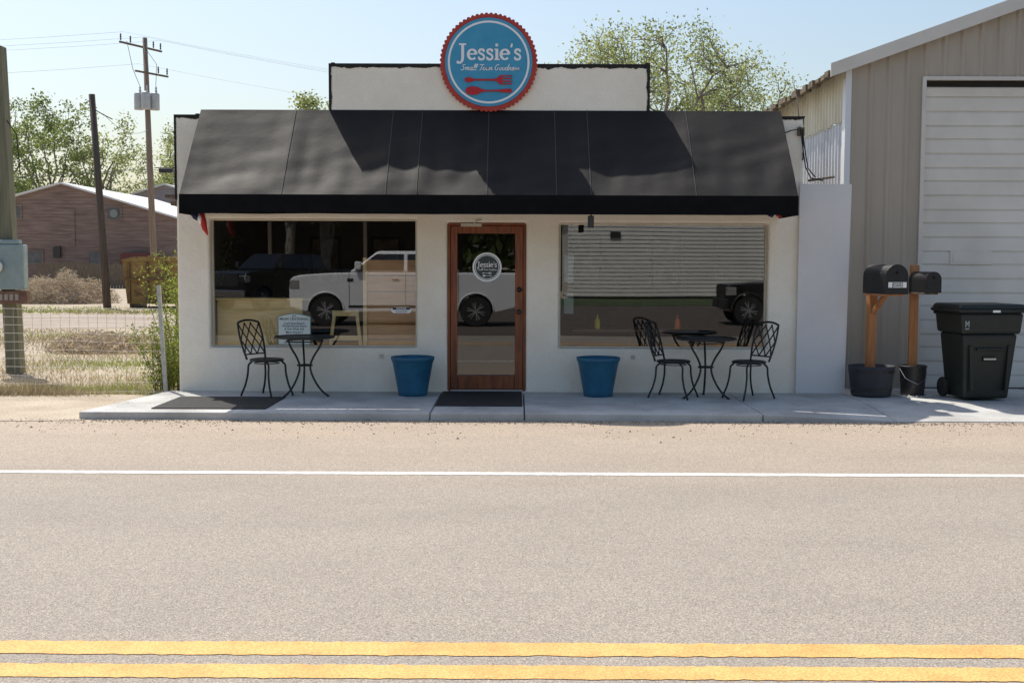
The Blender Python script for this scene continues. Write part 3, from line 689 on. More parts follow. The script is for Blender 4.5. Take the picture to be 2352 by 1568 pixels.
def chair():
    e = thing('bistro_chair', 'black cast metal bistro chair with lattice back', 'chair', (-3.02, -.55, .002), rad(-32), group='black bistro chairs at the tables')
    g = G(); g.lathe([(.001, .435), (.18, .435), (.195, .425), (.205, .43), (.205, .445), (.19, .452), (.175, .445), (.001, .445)], n=28, close=False)
    g.obj('seat', e, IRON, smooth=True)
    def bp(u, v):
        wid = .155 + .035 * math.sin(pi * min(v, 1) * .8)
        return (-.175 - .13 * v - .02 * (1 - u * u), u * wid, .44 + .44 * v)
    g = G()
    g.tube([bp(-1, v / 8) for v in range(9)], .0125, 6); g.tube([bp(1, v / 8) for v in range(9)], .0125, 6)
    g.tube([(bp(u / 6, 1)[0], bp(u / 6, 1)[1], bp(u / 6, 1)[2] + .03 * (1 - (u / 6) ** 2)) for u in range(-6, 7)], .013, 6)
    g.tube([bp(u / 6, .14) for u in range(-6, 7)], .009, 6)
    def lat(u0, v0, u1, v1):
        g.tube([bp(u0 + (u1 - u0) * t / 6, v0 + (v1 - v0) * t / 6) for t in range(7)], .0085, 5)
    for a in (-1, -.33, .33):
        lat(a, .14, min(1, a + 1.33), .14 + .86 * (min(1, a + 1.33) - a) / 1.33); lat(-a, .14, max(-1, -a - 1.33), .14 + .86 * (min(1, a + 1.33) - a) / 1.33)
    lat(-1, .5, -.25, 1.0); lat(1, .5, .25, 1.0)
    g.obj('backrest', e, IRON, smooth=True)
    for sx in (-1, 1):
        for sy in (-1, 1):
            pts = smoothpts([(.12 * sx, .12 * sy, ), (.165 * sx, .14 * sy), (.17 * sx, .15 * sy), (.2 * sx, .165 * sy), (.25 * sx, .185 * sy)], 3)
            zz = [.43, .38, .27, .13, .0]; n = len(pts)
            P = []
            for i, p in enumerate(pts):
                t = i / (n - 1) * 4; k = min(3, int(t)); P.append((p[0], p[1], zz[k] + (zz[k + 1] - zz[k]) * (t - k)))
            g = G(); g.tube(P, .0125, 6); g.obj('leg', e, IRON, smooth=True)
    g = G(); g.tube([(.155 * math.cos(a * pi / 10), .14 * math.sin(a * pi / 10), .40) for a in range(21)], .006, 5); g.obj('seat_brace', e, IRON, smooth=True)
    return e
ch = chair()
dup(ch, (1.90, -.55, .002), rad(-28)); dup(ch, (2.80, -.6, .002), rad(212))

# ---------------------------------------------------------- mailboxes
def mailbox(loc, rz, w, h, l, zb, lab, label=None, tall=0):
    e = thing('mailbox', lab, 'mailbox', loc, rz, group='mailboxes on wooden posts')
    def arch(w, h, n=12):
        r = w / 2; return [(-r, 0), (r, 0), (r, h - r)] + [(r * math.cos(pi * i / n), h - r + r * math.sin(pi * i / n)) for i in range(1, n)] + [(-r, h - r)]
    A = arch(w, h)
    g = G(); g.prism([(x, z + zb) for x, z in A], 'y', -l + .05, .05); g.obj('box', e, MBOX, bevel=.004)
    g = G(); g.prism([(x * 1.05, z * 1.02 + zb - .004) for x, z in A], 'y', -l + .02, -l + .048); g.lathe([(.012, -.03), (.016, 0)], (0, -l + .02, zb + h * .72), 8, 0, 'y'); g.obj('door', e, MBOX, bevel=.006)
    g = G(); g.box(-.05, .05, .03, .12, .06, zb + tall - .003) if not tall else g.box(-.055, .055, .055, .10, .06, zb + tall)
    g.obj('post', e, CEDAR, bevel=.006)
    g = G(); g.box(-w / 2, w / 2, -l + .08, .028 if not tall else .05, zb - .025, zb - .002)
    g.obj('shelf_board', e, CEDAR if not tall else OLDWOOD, bevel=.004)
    if not tall:
        g = G(); g.prism([(.028, zb - .26), (.028, zb - .19), (-.18, zb - .026), (-.25, zb - .026)], 'x', -.03, .03); g.obj('bracket', e, CEDAR, bevel=.004)
    if label:
        g = G(); g.box(-w * .42, w * .42, -l + .013, -l + .018, zb + .075, zb + .14); g.obj('name_plate', e, WHITE)
        txt(label, .072, e, (0, -l + .012, zb + .107), BLK, off=.001, sx=.72, ext=.0005)
    return e
mailbox((4.40, -.28, .001), rad(15), .29, .35, .48, 1.265, 'large black mailbox on cedar post in a half barrel', 'JESSIES')
mailbox((4.93, -.24, .001), rad(12), .19, .25, .38, 1.28, 'small black mailbox on plank post in a black bucket', None, tall=.33)
e = thing('half_barrel', 'weathered grey half barrel planter holding a mailbox post', 'planter', (4.39, -.23, .001))
g = G(); g.lathe([(.225, 0), (.24, .02), (.275, .34), (.28, .37), (.262, .37), (.25, .30), (.01, .29)], n=48); g.obj('staves', e, M('barrel_wood', (.035, .036, .042), (.06, .06, .068), scale=3, stretch=(1, 1, .5)), smooth=True)
for a in ([(.2475, .07), (.2505, .07), (.2535, .10), (.2505, .10)], [(.2735, .29), (.2775, .29), (.2805, .32), (.277, .32)]):
    g = G(); g.lathe(a, n=24, close=False); g.obj('hoop', e, DARKMET)
e = thing('black_bucket', 'black plastic bucket filled with pale stones', 'bucket', (4.92, -.18, .001))
g = G(); g.lathe([(.135, 0), (.14, .01), (.160, .34), (.168, .345), (.168, .37), (.155, .372), (.15, .30), (.01, .29)], n=24); g.obj('pail', e, DARKMET, smooth=True)
g = G(); g.tube([(-.165, 0, .33), (-.13, -.12, .22), (0, -.19, .15), (.13, -.12, .22), (.165, 0, .33)], .004, 5); g.obj('handle', e, STEEL)
g = G()
for i in range(60):
    a = R.uniform(0, 6.28); r = .13 * math.sqrt(R.random()); s = R.uniform(.012, .025)
    g.lathe([(.1 * s, -s * .6), (s, 0), (.2 * s, s * .6)], (r * math.cos(a), r * math.sin(a), .305 + R.uniform(0, .02)), 6)
o = g.obj('stones', e, M('pale_stone', (.5, .48, .44), (.7, .68, .64), scale=20)); o['kind'] = 'stuff'
g = G()
for i in range(40):
    a = R.uniform(3.3, 6.2); r = .16 + R.uniform(0, .1); s = R.uniform(.008, .018)
    g.lathe([(.1 * s, -s * .6), (s, 0), (.2 * s, s * .6)], (4.92 + r * math.cos(a), -.18 + r * math.sin(a), .008), 6)
tag(g.obj('spilled_stones', None, M('pale_stone', (.5, .48, .44), (.7, .68, .64), scale=20)), 'pale stones spilled around the bucket', 'stones', kind='stuff')

# ---------------------------------------------------------- bin
e = thing('trash_bin', 'large dark green wheeled trash bin with closed lid', 'bin', (5.59, -.48, .001), rad(5))
KX, KZ = .83, 1.045
def frus(g, w0, d0, w1, d1, z0, z1, oy=0, mi=0):
    w0 *= KX; w1 *= KX; d0 *= KX; d1 *= KX; z0 *= KZ; z1 *= KZ
    vs = [(-w0 / 2, -d0 / 2, z0), (w0 / 2, -d0 / 2, z0), (w0 / 2, d0 / 2, z0), (-w0 / 2, d0 / 2, z0), (-w1 / 2, -d1 / 2 + oy, z1), (w1 / 2, -d1 / 2 + oy, z1), (w1 / 2, d1 / 2 + oy, z1), (-w1 / 2, d1 / 2 + oy, z1)]
    g.add(vs, [(3, 2, 1, 0), (4, 5, 6, 7), (0, 1, 5, 4), (1, 2, 6, 5), (2, 3, 7, 6), (3, 0, 4, 7)], mi)
g = G(); frus(g, .66, .60, .82, .74, .02, .76); g.obj('body', e, BIN, bevel=.03)
g = G(); frus(g, .88, .80, .94, .84, .762, 1.0); g.obj('upper_body', e, BIN, bevel=.03)
g = G(); frus(g, 1.02, .92, 1.05, .94, 1.002, 1.045); frus(g, 1.02, .92, .93, .84, 1.047, 1.10); g.obj('lid', e, BIN, bevel=.018)
g = G(); g.tube([(-.38, .38, 1.03), (.38, .38, 1.03)], .02, 8); g.obj('handle', e, BIN)
for sx in (-1, 1):
    g = G(); g.lathe([(.02, -.03), (.11, -.03), (.12, -.015), (.12, .015), (.11, .03), (.02, .03)], (sx * .315, .22, .12), 20, 0, 'x'); g.obj('wheel', e, RUBBER, smooth=False)
g = G(); g.box(-.08, .08, -.304, -.28, .47, .53); g.obj('grip_recess', e, BLK); g = G(); g.box(-.075, .075, -.314, -.305, .49, .508); g.obj('grip_bar', e, STEEL)
g = G(); g.box(-.17, .17, -.325, -.29, .60, .63); g.obj('rib', e, BIN, bevel=.006)
for sx in (-1, 1):
    g = G(); g.prism([(sx * .19, .12), (sx * .23, .12), (sx * .26, .66), (sx * .22, .66)], 'y', -.322, -.26); g.obj('rib', e, BIN, bevel=.006)
EMB = M('emblem_grey', (.35, .4, .4))
g = G(); zo = -.02
g.prism([(x, z + zo) for x, z in [(-.33, .90), (-.322, .90), (-.322, .95), (-.307, .92), (-.292, .95), (-.292, .90), (-.284, .90), (-.284, .975), (-.292, .975), (-.307, .94), (-.322, .975), (-.33, .975)]], 'y', -.352, -.335)
g.obj('emblem', e, EMB); g = G(); g.box(-.33, -.284, -.352, -.335, .855, .866); g.obj('emblem_bar', e, EMB)
g = G(); g.box(-.02, .07, -.396, -.386, 1.055, 1.08); g.obj('lid_label', e, WHITE)

# ---------------------------------------------------------- wire fence and posts (vacant lot)
fn = thing('wire_fence', 'thin woven wire fence around the dry vacant lot', 'fence', (-7, .1, -.08))
g = G()
zw = [0.05 + i * .105 for i in range(11)]
for k, z in enumerate(zw):
    pts = [(x * .5 - 2.4 - .1, .01 * math.sin(x * 2 + k), z + .03 * noise.noise(Vector((x * .6, k * .4, 0)))) for x in range(-18, 11)]
    g.tube(pts, .0028, 3)
for i in range(118):
    x = -11.4 + i * .118; g.tube([(x + .02 * noise.noise(Vector((i, 0, 0))), 0, .03), (x + .03 * noise.noise(Vector((i, 3, 0))), .006, .6), (x + .03 * noise.noise(Vector((i, 5, 0))), 0, 1.12)], .0024, 3)
WIRE = M('galvanised_wire', (.42, .40, .37), rough=.6)
g.obj('wire_mesh', fn, WIRE)
for x, tz, lean in ((2.55, 1.40, -.07), (-2.5, 1.3, .03), (-7, 1.3, 0)):
    g = G(); g.add([(x - .02, -.02, 0), (x + .025, -.02, 0), (x + .025, .02, 0), (x - .02, .02, 0), (x - .02 + lean, -.02, tz), (x + .025 + lean, -.02, tz), (x + .025 + lean, .02, tz), (x - .02 + lean, .02, tz)],
                   [(3, 2, 1, 0), (4, 5, 6, 7), (0, 1, 5, 4), (1, 2, 6, 5), (2, 3, 7, 6), (3, 0, 4, 7)])
    g.obj('post', fn, M('fence_post_pale', (.38, .38, .36), (.5, .5, .48), scale=12))

mp_ = thing('meter_post', 'greenish treated timber post carrying a grey electric meter box', 'post', (-7.62, 3.0, -.08))
g = G(); g.add([(-.11, -.1, 0), (.11, -.1, 0), (.11, .1, 0), (-.11, .1, 0), (-.27, -.1, 4.9), (-.06, -.1, 4.9), (-.06, .1, 4.9), (-.27, .1, 4.9)],
               [(3, 2, 1, 0), (4, 5, 6, 7), (0, 1, 5, 4), (1, 2, 6, 5), (2, 3, 7, 6), (3, 0, 4, 7)]); g.obj('timber', mp_, GREENPOST, bevel=.01)
g = G(); g.box(-.30, .28, -.28, -.115, 1.28, 1.95); g.box(-.15, .2, -.26, -.115, 1.952, 2.02); mb = g.obj('meter_box', mp_, GREY, bevel=.02)
g = G(); g.lathe([(.10, -.29), (.10, -.34), (.08, -.40), (.02, -.41)], (-.12, 0, 1.62), 20, 0, 'y'); g.obj('meter_dial', mb, M('dial', (.5, .55, .52), (.7, .72, .7), scale=15, rough=.2), smooth=True)
g = G(); g.box(-.22, .3, -.24, -.12, 1.07, 1.26); g.obj('junction_box', mp_, M('rusty_box', (.12, .06, .04), (.2, .12, .09), scale=8), bevel=.01)
for i in range(4):
    g = G(); g.box(-.12 + i * .08, -.07 + i * .08, -.243, -.241, 1.12, 1.21); g.obj('number_plate', mp_, M('plate', (.3, .28, .25)))
g = G(); g.tube([(-.2, -.16, 1.95), (-.22, -.14, 2.6), (-.3, -.14, 4.6)], .02, 8); g.obj('conduit', mp_, GREY)
g = G(); g.tube([(-.26, -.12, 4.2), (.1, 0, 3.6), (.12, .05, 3.0)], .008, 5); g.obj('cable', mp_, RUBBER)

# ---------------------------------------------------------- poles
p1 = thing('leaning_pole', 'dark leaning wooden pole in the vacant lot', 'pole', (-15.3, 28.5, -.09))
g = G(); g.tube([(0, 0, 0), (-.2, 0, 4), (-.42, 0, 7.9)], [.15, .13, .115], 10); g.obj('shaft', p1, POLEWOOD, smooth=True)
g = G(); g.tube([(-.42, 0, 7.4), (0, 0, 7.15), (.3, .1, 7.0)], .02, 6); g.obj('bracket', p1, DARKMET)
p2 = thing('utility_pole', 'tall wooden utility pole with crossarms and grey transformers', 'utility pole', (-16.0, 36, -.09))
g = G(); g.tube([(.15, 0, 0), (0, 0, 6), (-.12, 0, 11.4)], [.15, .13, .10], 10); g.obj('shaft', p2, POLEWOOD2, smooth=True)
INSM = M('insulator_brown', (.10, .085, .08), rough=.3)
def arm(z, l, d, ts, nm='crossarm', ox=0):
    d = Vector(d).normalized() * l / 2
    g = G(); g.tube([(-.1 + ox - d.x, -.12 - d.y, z), (-.1 + ox + d.x, -.12 + d.y, z)], .055, 4)
    a = g.obj(nm, p2, OLDWOOD)
    for t in ts:
        g = G(); g.lathe([(.02, 0), (.04, .05), (.025, .1), (.045, .15), (.025, .2), (.04, .24), (.01, .3)], (-.1 + ox + d.x * t, -.12 + d.y * t, z + .07), 8)
        g.obj('insulator', a, INSM, smooth=True)
arm(11.0, 2.5, (1, 2.1, 0), (-.95, -.5, .6, .95), ox=-.15); arm(9.85, 1.8, (1, 1.7, 0), (.4, .95), ox=.3)
for dx, dy in ((-.36, -.2), (.0, -.4), (.30, -.1)):
    g = G(); g.lathe([(.02, 8.3), (.19, 8.3), (.20, 8.34), (.20, 8.95), (.19, 9.0), (.05, 9.07)], (dx, dy, 0), 16); g.lathe([(.04, 0), (.06, .06), (.03, .12), (.05, .18), (.02, .26)], (dx + .06, dy, 9.05), 8); g.obj('transformer', p2, M('transformer_grey', (.42, .44, .45), (.5, .52, .53), scale=6, rough=.5), smooth=True)
for a in ([(-.1, -.2, 11.0), (.5, -.4, 10.2), (.35, -.1, 9.3)], [(-.6, -.9, 11.1), (-.5, -.5, 10.0), (-.3, -.2, 9.3)]):
    g = G(); g.tube(a, .012, 4); g.obj('jumper_wire', p2, DARKMET)
WIREG = M('aged_wire', (.26, .27, .29), rough=.7)
def sagw(a, b, s, r=.005, n=14):
    e = thing('overhead_wire', 'thin overhead line strung from the utility pole', 'wire', a, group='overhead lines on the utility pole')
    a = Vector(a); b = Vector(b) - a
    g = G(); g.tube([tuple(b * (i / n) - Vector((0, 0, s * 4 * (i / n) * (1 - i / n)))) for i in range(n + 1)], r, 3); g.obj('line', e, WIREG)
for dz, dy, dx in ((1.35, -1.1, -.65), (1.35, .0, -.1), (1.35, .8, .3), (.1, -.6, -.2)):
    sagw((-16 + dx, 36 + dy, 10 + dz), (-61, 28 + dy, 9.5 + dz), 1.2); sagw((-16 + dx, 36 + dy, 10 + dz), (29, 45 + dy, 8.0 + dz), 1.5, .004)
sagw((-16, 36, 5.7), (-56, 30, 6), 1.0, .012); sagw((-16, 36, 5.7), (-2, 31, 5.3), .5, .012)
sagw((-16, 36, 7.4), (-15.3, 28.5, 7.1), .4, .012)
spx = thing('splice_box', 'small dark cable box hanging on the overhead line', 'cable box', (-15.2, 35.7, 5.6))
G().box(-.3, .3, -.1, .1, -.1, .1).obj('case', spx, DARKMET, bevel=.03); G().tube([(-.5, 0, .12), (.5, 0, .12)], .02, 5).obj('clamp', spx, DARKMET)

# ---------------------------------------------------------- dumpster
dm = thing('yellow_dumpster', 'rusty yellow steel dumpster standing in the lot', 'dumpster', (-13.4, 30, -.09))
YEL = M('rusty_yellow', (.24, .135, .04), (.33, .215, .07), scale=1.5, ramp=(.4, .55), rough=.7, c3=(.13, .06, .03))
YELD = M('rusty_yellow_dark', (.13, .075, .03), (.2, .12, .05), scale=2, rough=.7)
g = G(); g.add([(-1.35, -.9, .15), (2.2, -.9, .15), (2.2, .9, .15), (-1.35, .9, .15), (-1.5, -.95, 1.75), (2.4, -.95, 1.75), (2.4, .95, 1.75), (-1.5, .95, 1.75)], [(3, 2, 1, 0), (0, 1, 5, 4), (1, 2, 6, 5), (2, 3, 7, 6), (3, 0, 4, 7), (4, 5, 6, 7)]); g.obj('body', dm, YEL)
g = G(); g.prism([(-1.52, 1.752), (2.42, 1.752), (2.42, 1.83), (.3, 1.93), (-1.0, 1.93), (-1.52, 1.83)], 'y', -1.0, 1.0); g.obj('lid', dm, YEL)
for x in (-1.3, -.6, .1, .8, 1.5):
    g = G(); g.box(x, x + .1, -1.04, -.952, .2, 1.04); g.box(x, x + .1, -1.04, -.952, 1.14, 1.7); g.obj('rib', dm, YELD)
g = G(); g.box(-1.55, 2.42, -1.05, -.96, 1.05, 1.13); g.obj('rail', dm, YELD)
for x in (-1.3, 1.8):
    g = G(); g.box(x, x + .15, -.8, .8, 0, .149); g.obj('skid', dm, DARKMET)

# ---------------------------------------------------------- barns
def sidingmat(name, c1, c2, sp):
    m = M(name, c1, c2, scale=1.2, rough=.9, stretch=(.5, .5, 5)); nt = m.node_tree; N = nt.nodes; L = nt.links
    tc = N.new('ShaderNodeTexCoord'); wv = N.new('ShaderNodeTexWave'); wv.bands_direction = 'Z'; wv.wave_profile = 'SAW'; wv.inputs['Scale'].default_value = sp
    bp = N.new('ShaderNodeBump'); bp.inputs['Strength'].default_value = 1; bp.inputs['Distance'].default_value = .05
    L.new(tc.outputs['Object'], wv.inputs['Vector']); L.new(wv.outputs[1], bp.inputs['Height']); L.new(bp.outputs[0], N['Principled BSDF'].inputs['Normal']); return m
PINK = sidingmat('faded_red_boards', (.165, .115, .10), (.28, .205, .185), 1.2)
WROOF = M('bright_metal_roof', (.62, .62, .62), (.75, .75, .75), scale=1, rough=.5)
bn = thing('weathered_barn', 'weathered pinkish wooden barn with pale metal roof', 'barn', (-33, 75.6, -.09))
BY = 75.6
g = G(); g.prism([(-39.4, -.09), (-26.6, -.09), (-26.6, 5.1), (-35.4, 7.7), (-39.4, 6.6)], 'y', BY, BY + 22); g.obj('wall', bn, PINK, world=True)
def roofs(g, xa, za, xb, zb, y0, y1, t=.14, mi=0):
    g.add([(xa, y0, za), (xb, y0, zb), (xb, y1, zb), (xa, y1, za), (xa, y0, za + t), (xb, y0, zb + t), (xb, y1, zb + t), (xa, y1, za + t)], [(3, 2, 1, 0), (4, 5, 6, 7), (0, 1, 5, 4), (1, 2, 6, 5), (2, 3, 7, 6), (3, 0, 4, 7)], mi)
g = G(); roofs(g, -35.4, 7.72, -26.0, 4.94, BY - .5, BY + 22.5); roofs(g, -39.9, 6.48, -35.4, 7.72, BY - .5, BY + 22.5); g.obj('roof', bn, WROOF, world=True)
g = G(); g.box(-36.2, -34.5, BY - .08, BY, 2.9, 5.8); g.obj('hatch', bn, PINK, world=True)
BGL = M('barn_glass', (.07, .08, .09), (.14, .13, .13), scale=3, rough=.3)
for a, b, c_, d in ((-39.35, -38.7, 5.1, 6.0), (-38.4, -37.1, 1.55, 2.5), (-33.4, -32.5, 1.55, 2.45), (-31.9, -30.9, 5.0, 5.9)):
    g = G()
    g.box(a, b, BY - .05, BY - .001, c_, d, 1); g.box(a - .1, a, BY - .09, BY - .001, c_ - .1, d + .1); g.box(b, b + .1, BY - .09, BY - .001, c_ - .1, d + .1); g.box(a, b, BY - .09, BY - .001, d, d + .1); g.box(a, b, BY - .09, BY - .001, c_ - .1, c_)
    g.obj('window', bn, [PINK, BGL], world=True)
g = G(); g.box(-36.15, -35.6, BY - .3, BY - .1, 2.0, 2.85); g.obj('wall_box', bn, DARKMET, world=True)
g = G(); g.lathe([(.34, -.12), (.3, -.16)], (-31.4, BY - .03, 5.45), 10, 0, 'y'); g.obj('vent_fan', bn, M('fan', (.22, .25, .24)), world=True)
g = G(); g.box(-30.6, -28.3, BY - 1.2, BY - .1, .0, 2.2); g.prism([(-30.7, 2.201), (-28.2, 2.201), (-28.6, 2.4), (-30.3, 2.4)], 'y', BY - 1.2, BY - .1); g.obj('lean_to', bn, M('red_paint', (.13, .03, .025), rough=.6), world=True)
b2 = thing('grey_shed', 'grey boarded gable shed with pale roof beyond the barn', 'shed', (-38.5, 112, -.09))
LAV = sidingmat('grey_boards', (.24, .22, .24), (.34, .32, .34), 1.0)
g = G(); g.prism([(-7.5, 0), (9, 0), (9, 7.5), (0, 10.2), (-7.5, 7.9)], 'y', 0, 10); g.obj('wall', b2, LAV)
g = G(); roofs(g, 0, 10.2, 9.6, 7.3, -.5, 10.5, .18); roofs(g, -8.0, 7.75, 0, 10.2, -.5, 10.5, .18); g.obj('roof', b2, WROOF)
bf = thing('board_fence', 'dark weathered vertical board fence near the barn', 'fence', (-27, 62, -.09))
g = G()
for i in range(34):
    x = -5 + i * .2; g.box(x, x + .18, 0, .03, 0, 1.65 + R.uniform(-.08, .08))
g.obj('boards', bf, OLDWOOD)
for z in (.4, 1.3): G().box(-5, 1.8, .031, .09, z, z + .1).obj('rail', bf, OLDWOOD)

# ---------------------------------------------------------- vegetation
LG = [leafmat('leaf_a', (.17, .22, .095)), leafmat('leaf_b', (.22, .27, .125)), leafmat('leaf_c', (.12, .165, .075))]
LW = [leafmat('leaf_d', (.23, .275, .14), .5), leafmat('leaf_e', (.30, .34, .19), .5), leafmat('leaf_f', (.17, .21, .105), .5)]
BARK = M('bark', (.14, .12, .10), (.26, .22, .18), scale=6, stretch=(3, 3, .6), bump=.4, bscale=20)
def tree(name, lab, base, H, rx, z0, tr, ncl, nleaf, ls, cs, seed, lm, nlimb=9, wob=.5):
    """trunk, main limbs reaching into an uneven crown, twigs to leaf clumps, leaves around twigs"""
    rr = random.Random(seed); e = thing(name, lab, 'tree', base)
    rz_ = (H - z0) / 2; cz = z0 + rz_; tg = G(); trunk_top = z0 + rz_ * .5
    tp = [Vector((rr.gauss(0, .02) * H * i / 6, rr.gauss(0, .02) * H * i / 6, trunk_top * i / 6)) for i in range(7)]
    tg.tube(tp, [tr * (1 - .5 * i / 6) for i in range(7)], 8)
    limbs = []
    for k in range(nlimb):
        a = 2 * pi * (k + rr.random() * .7) / nlimb; el_ = rr.uniform(.1, 1.25)
        end = Vector((math.cos(a) * math.cos(el_) * rx * .8, math.sin(a) * math.cos(el_) * rx * .8, cz + math.sin(el_) * rz_ * .85 - rz_ * .15))
        s = tp[rr.randint(2, 6)]; L_ = []
        for i in range(9):
            t = i / 8; p = s.lerp(end, t) + Vector((0, 0, rz_ * .22 * math.sin(pi * t) * (1 - t))) + Vector((rr.gauss(0, 1), rr.gauss(0, 1), rr.gauss(0, 1))) * .025 * rx * (t > 0)
            L_.append(p)
        tg.tube(L_, [max(.012, tr * .5 * (1 - .85 * i / 8)) for i in range(9)], 6); limbs.append(L_)
    tips = []
    for k in range(ncl):
        while True:
            p = Vector((rr.uniform(-1, 1), rr.uniform(-1, 1), rr.uniform(-1, 1)))
            lim = .85 + wob * noise.noise(p * 1.7 + Vector((seed, 0, 0)))
            if .25 < p.length < lim + .1: break
        p = Vector((p.x * rx, p.y * rx, cz + p.z * rz_))
        q = min((q for L_ in limbs for q in L_[2:]), key=lambda q: (q - p).length + (0 if q.z < p.z else .3 * rx))
        P = []
        for i in range(6):
            t = i / 5; P.append(q.lerp(p, t) + Vector((rr.gauss(0, 1), rr.gauss(0, 1), rr.gauss(0, 1) + .5)) * .02 * rx * (0 < t < 1))
        tg.tube(P, [max(.006, tr * .11 * (1 - .7 * i / 5)) for i in range(6)], 4)
        tips.append((P[2], P[5], rr.uniform(.4, 1.2), rr.randrange(3)))
    tg.obj('trunk', e, BARK, smooth=True)
    lg = G(); wts = [t[2] for t in tips]
    for t in rr.choices(tips, weights=wts, k=nleaf):
        u_ = rr.random() ** .6; c0 = t[0].lerp(t[1], u_ * 1.08); m_ = t[3] if rr.random() < .6 else rr.randrange(3)
        c1 = c0 + Vector((rr.gauss(0, cs), rr.gauss(0, cs), rr.gauss(0, cs * .8)))
        s = ls * rr.uniform(.6, 1.3); u = Vector((rr.gauss(0, 1), rr.gauss(0, 1), rr.gauss(0, 1))).normalized(); v = u.orthogonal().normalized()
        ang = rr.uniform(0, 6.28); v = (v * math.cos(ang) + u.cross(v) * math.sin(ang)) * .6
        lg.add([c1 - u * s, c1 + v * s, c1 + u * s, c1 - v * s], [(0, 1, 2, 3)], m_)
    lg.obj('crown', e, lm, recalc=False)
    return e
tree('leafy_tree', 'broad airy pale green spring tree behind the shop', (3.6, 15.6, -.09), 8.1, 3.5, 2.7, .2, 230, 30000, .038, .21, 5, LW, 14, .3)
tree('leafy_tree', 'airy pale green spring tree behind the shop', (6.1, 17.5, -.09), 7.3, 2.5, 2.7, .16, 130, 17000, .038, .21, 9, LW, 9, .3)
tree('leafy_tree', 'small airy tree showing just above the shop roof', (-5.4, 16.0, -.09), 6.05, .9, 3.5, .1, 26, 4500, .045, .15, 12, LW, 6)
for x, y, h, rx, z0, nl, s, lm in ((-59, 118, 22, 6.5, 5, 7500, 1, LG), (-51, 112, 20.5, 6, 5, 6500, 2, LG), (-66, 125, 21, 6, 5, 5500, 8, LG), (-45.5, 112, 18.5, 4.5, 4, 4200, 3, LW), (-40.0, 124, 19.0, 4, 4, 3800, 4, LW), (-36.0, 126, 18, 3.6, 4, 3400, 6, LW), (-46, 135, 18, 5, 3, 3500, 23, LW), (-34, 128, 14, 4, 3, 3000, 21, LW)):
    tree('leafy_tree', 'airy green tree standing beyond the barn', (x, y, -.09), h, rx, z0, .34, 80, nl, .17, .5, 30 + s, lm, 10)

def shrub(loc, n, hh, seed, lab, rad_=.5):
    rr = random.Random(seed); e = thing('wild_shrub', lab, 'shrub', loc)
    a_ = G(); b_ = G()
    for i in range(n):
        a = rr.uniform(0, 6.28); r = rr.uniform(0, rad_ * .5); h = hh * rr.uniform(.35, 1)
        p = Vector((r * math.cos(a), r * math.sin(a), 0)); d = Vector((math.cos(a) * .14 + rr.gauss(0, .08), math.sin(a) * .12, 1)); pts = [p.copy()]
        for j in range(6): p = p + d * h / 6; d.x += rr.gauss(0, .06); d.z -= .03; pts.append(p.copy())
        a_.tube(pts, [.007, .006, .005, .005, .004, .003, .002], 4)
        for j in range(int(105 * h)):
            t = rr.uniform(.1, 1) * 6; q = pts[min(5, int(t))].lerp(pts[min(5, int(t)) + 1], t % 1)
            q = q + Vector((rr.gauss(0, .06), rr.gauss(0, .06), rr.gauss(0, .04))); s = rr.uniform(.013, .028)
            u = Vector((rr.gauss(0, 1), rr.gauss(0, 1), rr.gauss(0, .6))).normalized(); v = u.orthogonal().normalized() * .5
            b_.add([q - u * s, q + v * s, q + u * s, q - v * s], [(0, 1, 2, 3)], rr.randrange(3))
    a_.obj('stems', e, M('stem', (.16, .13, .07))); b_.obj('leaves', e, [leafmat('sl1', (.19, .24, .06)), leafmat('sl2', (.25, .30, .08)), leafmat('sl3', (.12, .17, .045))], recalc=False)
shrub((-4.55, 1.1, -.08), 18, 2.4, 3, 'tall yellow-green shrub growing against the shop side wall', .4)
shrub((-4.55, .45, -.08), 28, 1.1, 4, 'low bushy weeds growing at the shop corner', .4)
shrub((-4.8, 2.6, -.08), 8, 2.1, 5, 'sprawling yellow-green shoots behind the shop corner', .6)

def grass(name, n, region, hmin, hmax, mats, lab, seed, clump=True):
    rr = random.Random(seed); g = G()
    i = 0
    while i < n:
        x, y = region(rr)
        v = noise.noise(Vector((x * .35, y * .35, seed)))
        if clump and (v < rr.uniform(-.3, .5) or 15.5 < y < 23.5): continue
        h = rr.uniform(hmin, hmax) * (1 + .5 * v); w_ = .004 + .0006 * max(0, y); a = rr.uniform(0, 6.28); lx = rr.gauss(0, .6) * h; ly = rr.gauss(0, .3) * h
        g.add([(x - w_ * math.cos(a), y - w_ * math.sin(a), -.09), (x + w_ * math.cos(a), y + w_ * math.sin(a), -.09), (x + lx, y + ly, -.09 + h)], [(0, 1, 2)], rr.randrange(len(mats)))
        i += 1
    tag(g.obj(name, None, mats, recalc=False), lab, 'grass', kind='stuff')
DRY = [leafmat('dry1', (.38, .32, .235), .25), leafmat('dry2', (.45, .39, .29), .25), leafmat('dry3', (.29, .235, .165), .25)]
def reg1(rr):
    y = .25 + rr.random() ** 1.6 * 26; xl = -7.2 - y * .52; xr = -4.35 - (y * .22 if y > 6 else 0); return rr.uniform(xl, xr), y
grass('dry_grass', 11000, reg1, .02, .10, DRY, 'dry tan grass covering the vacant lot', 2)
def reg2(rr):
    c_ = rr.choice([(-5.3, .7, .5, .3), (-4.9, 2, .5, 1), (-6.6, 4.5, .9, .6), (-14, 25, 4, .8), (-20, 27, 4, 1.2), (-6.3, .6, .3, .2), (-9.5, 12, 2, .8)])
    return rr.gauss(c_[0], c_[2]), max(.2, rr.gauss(c_[1], c_[3]))
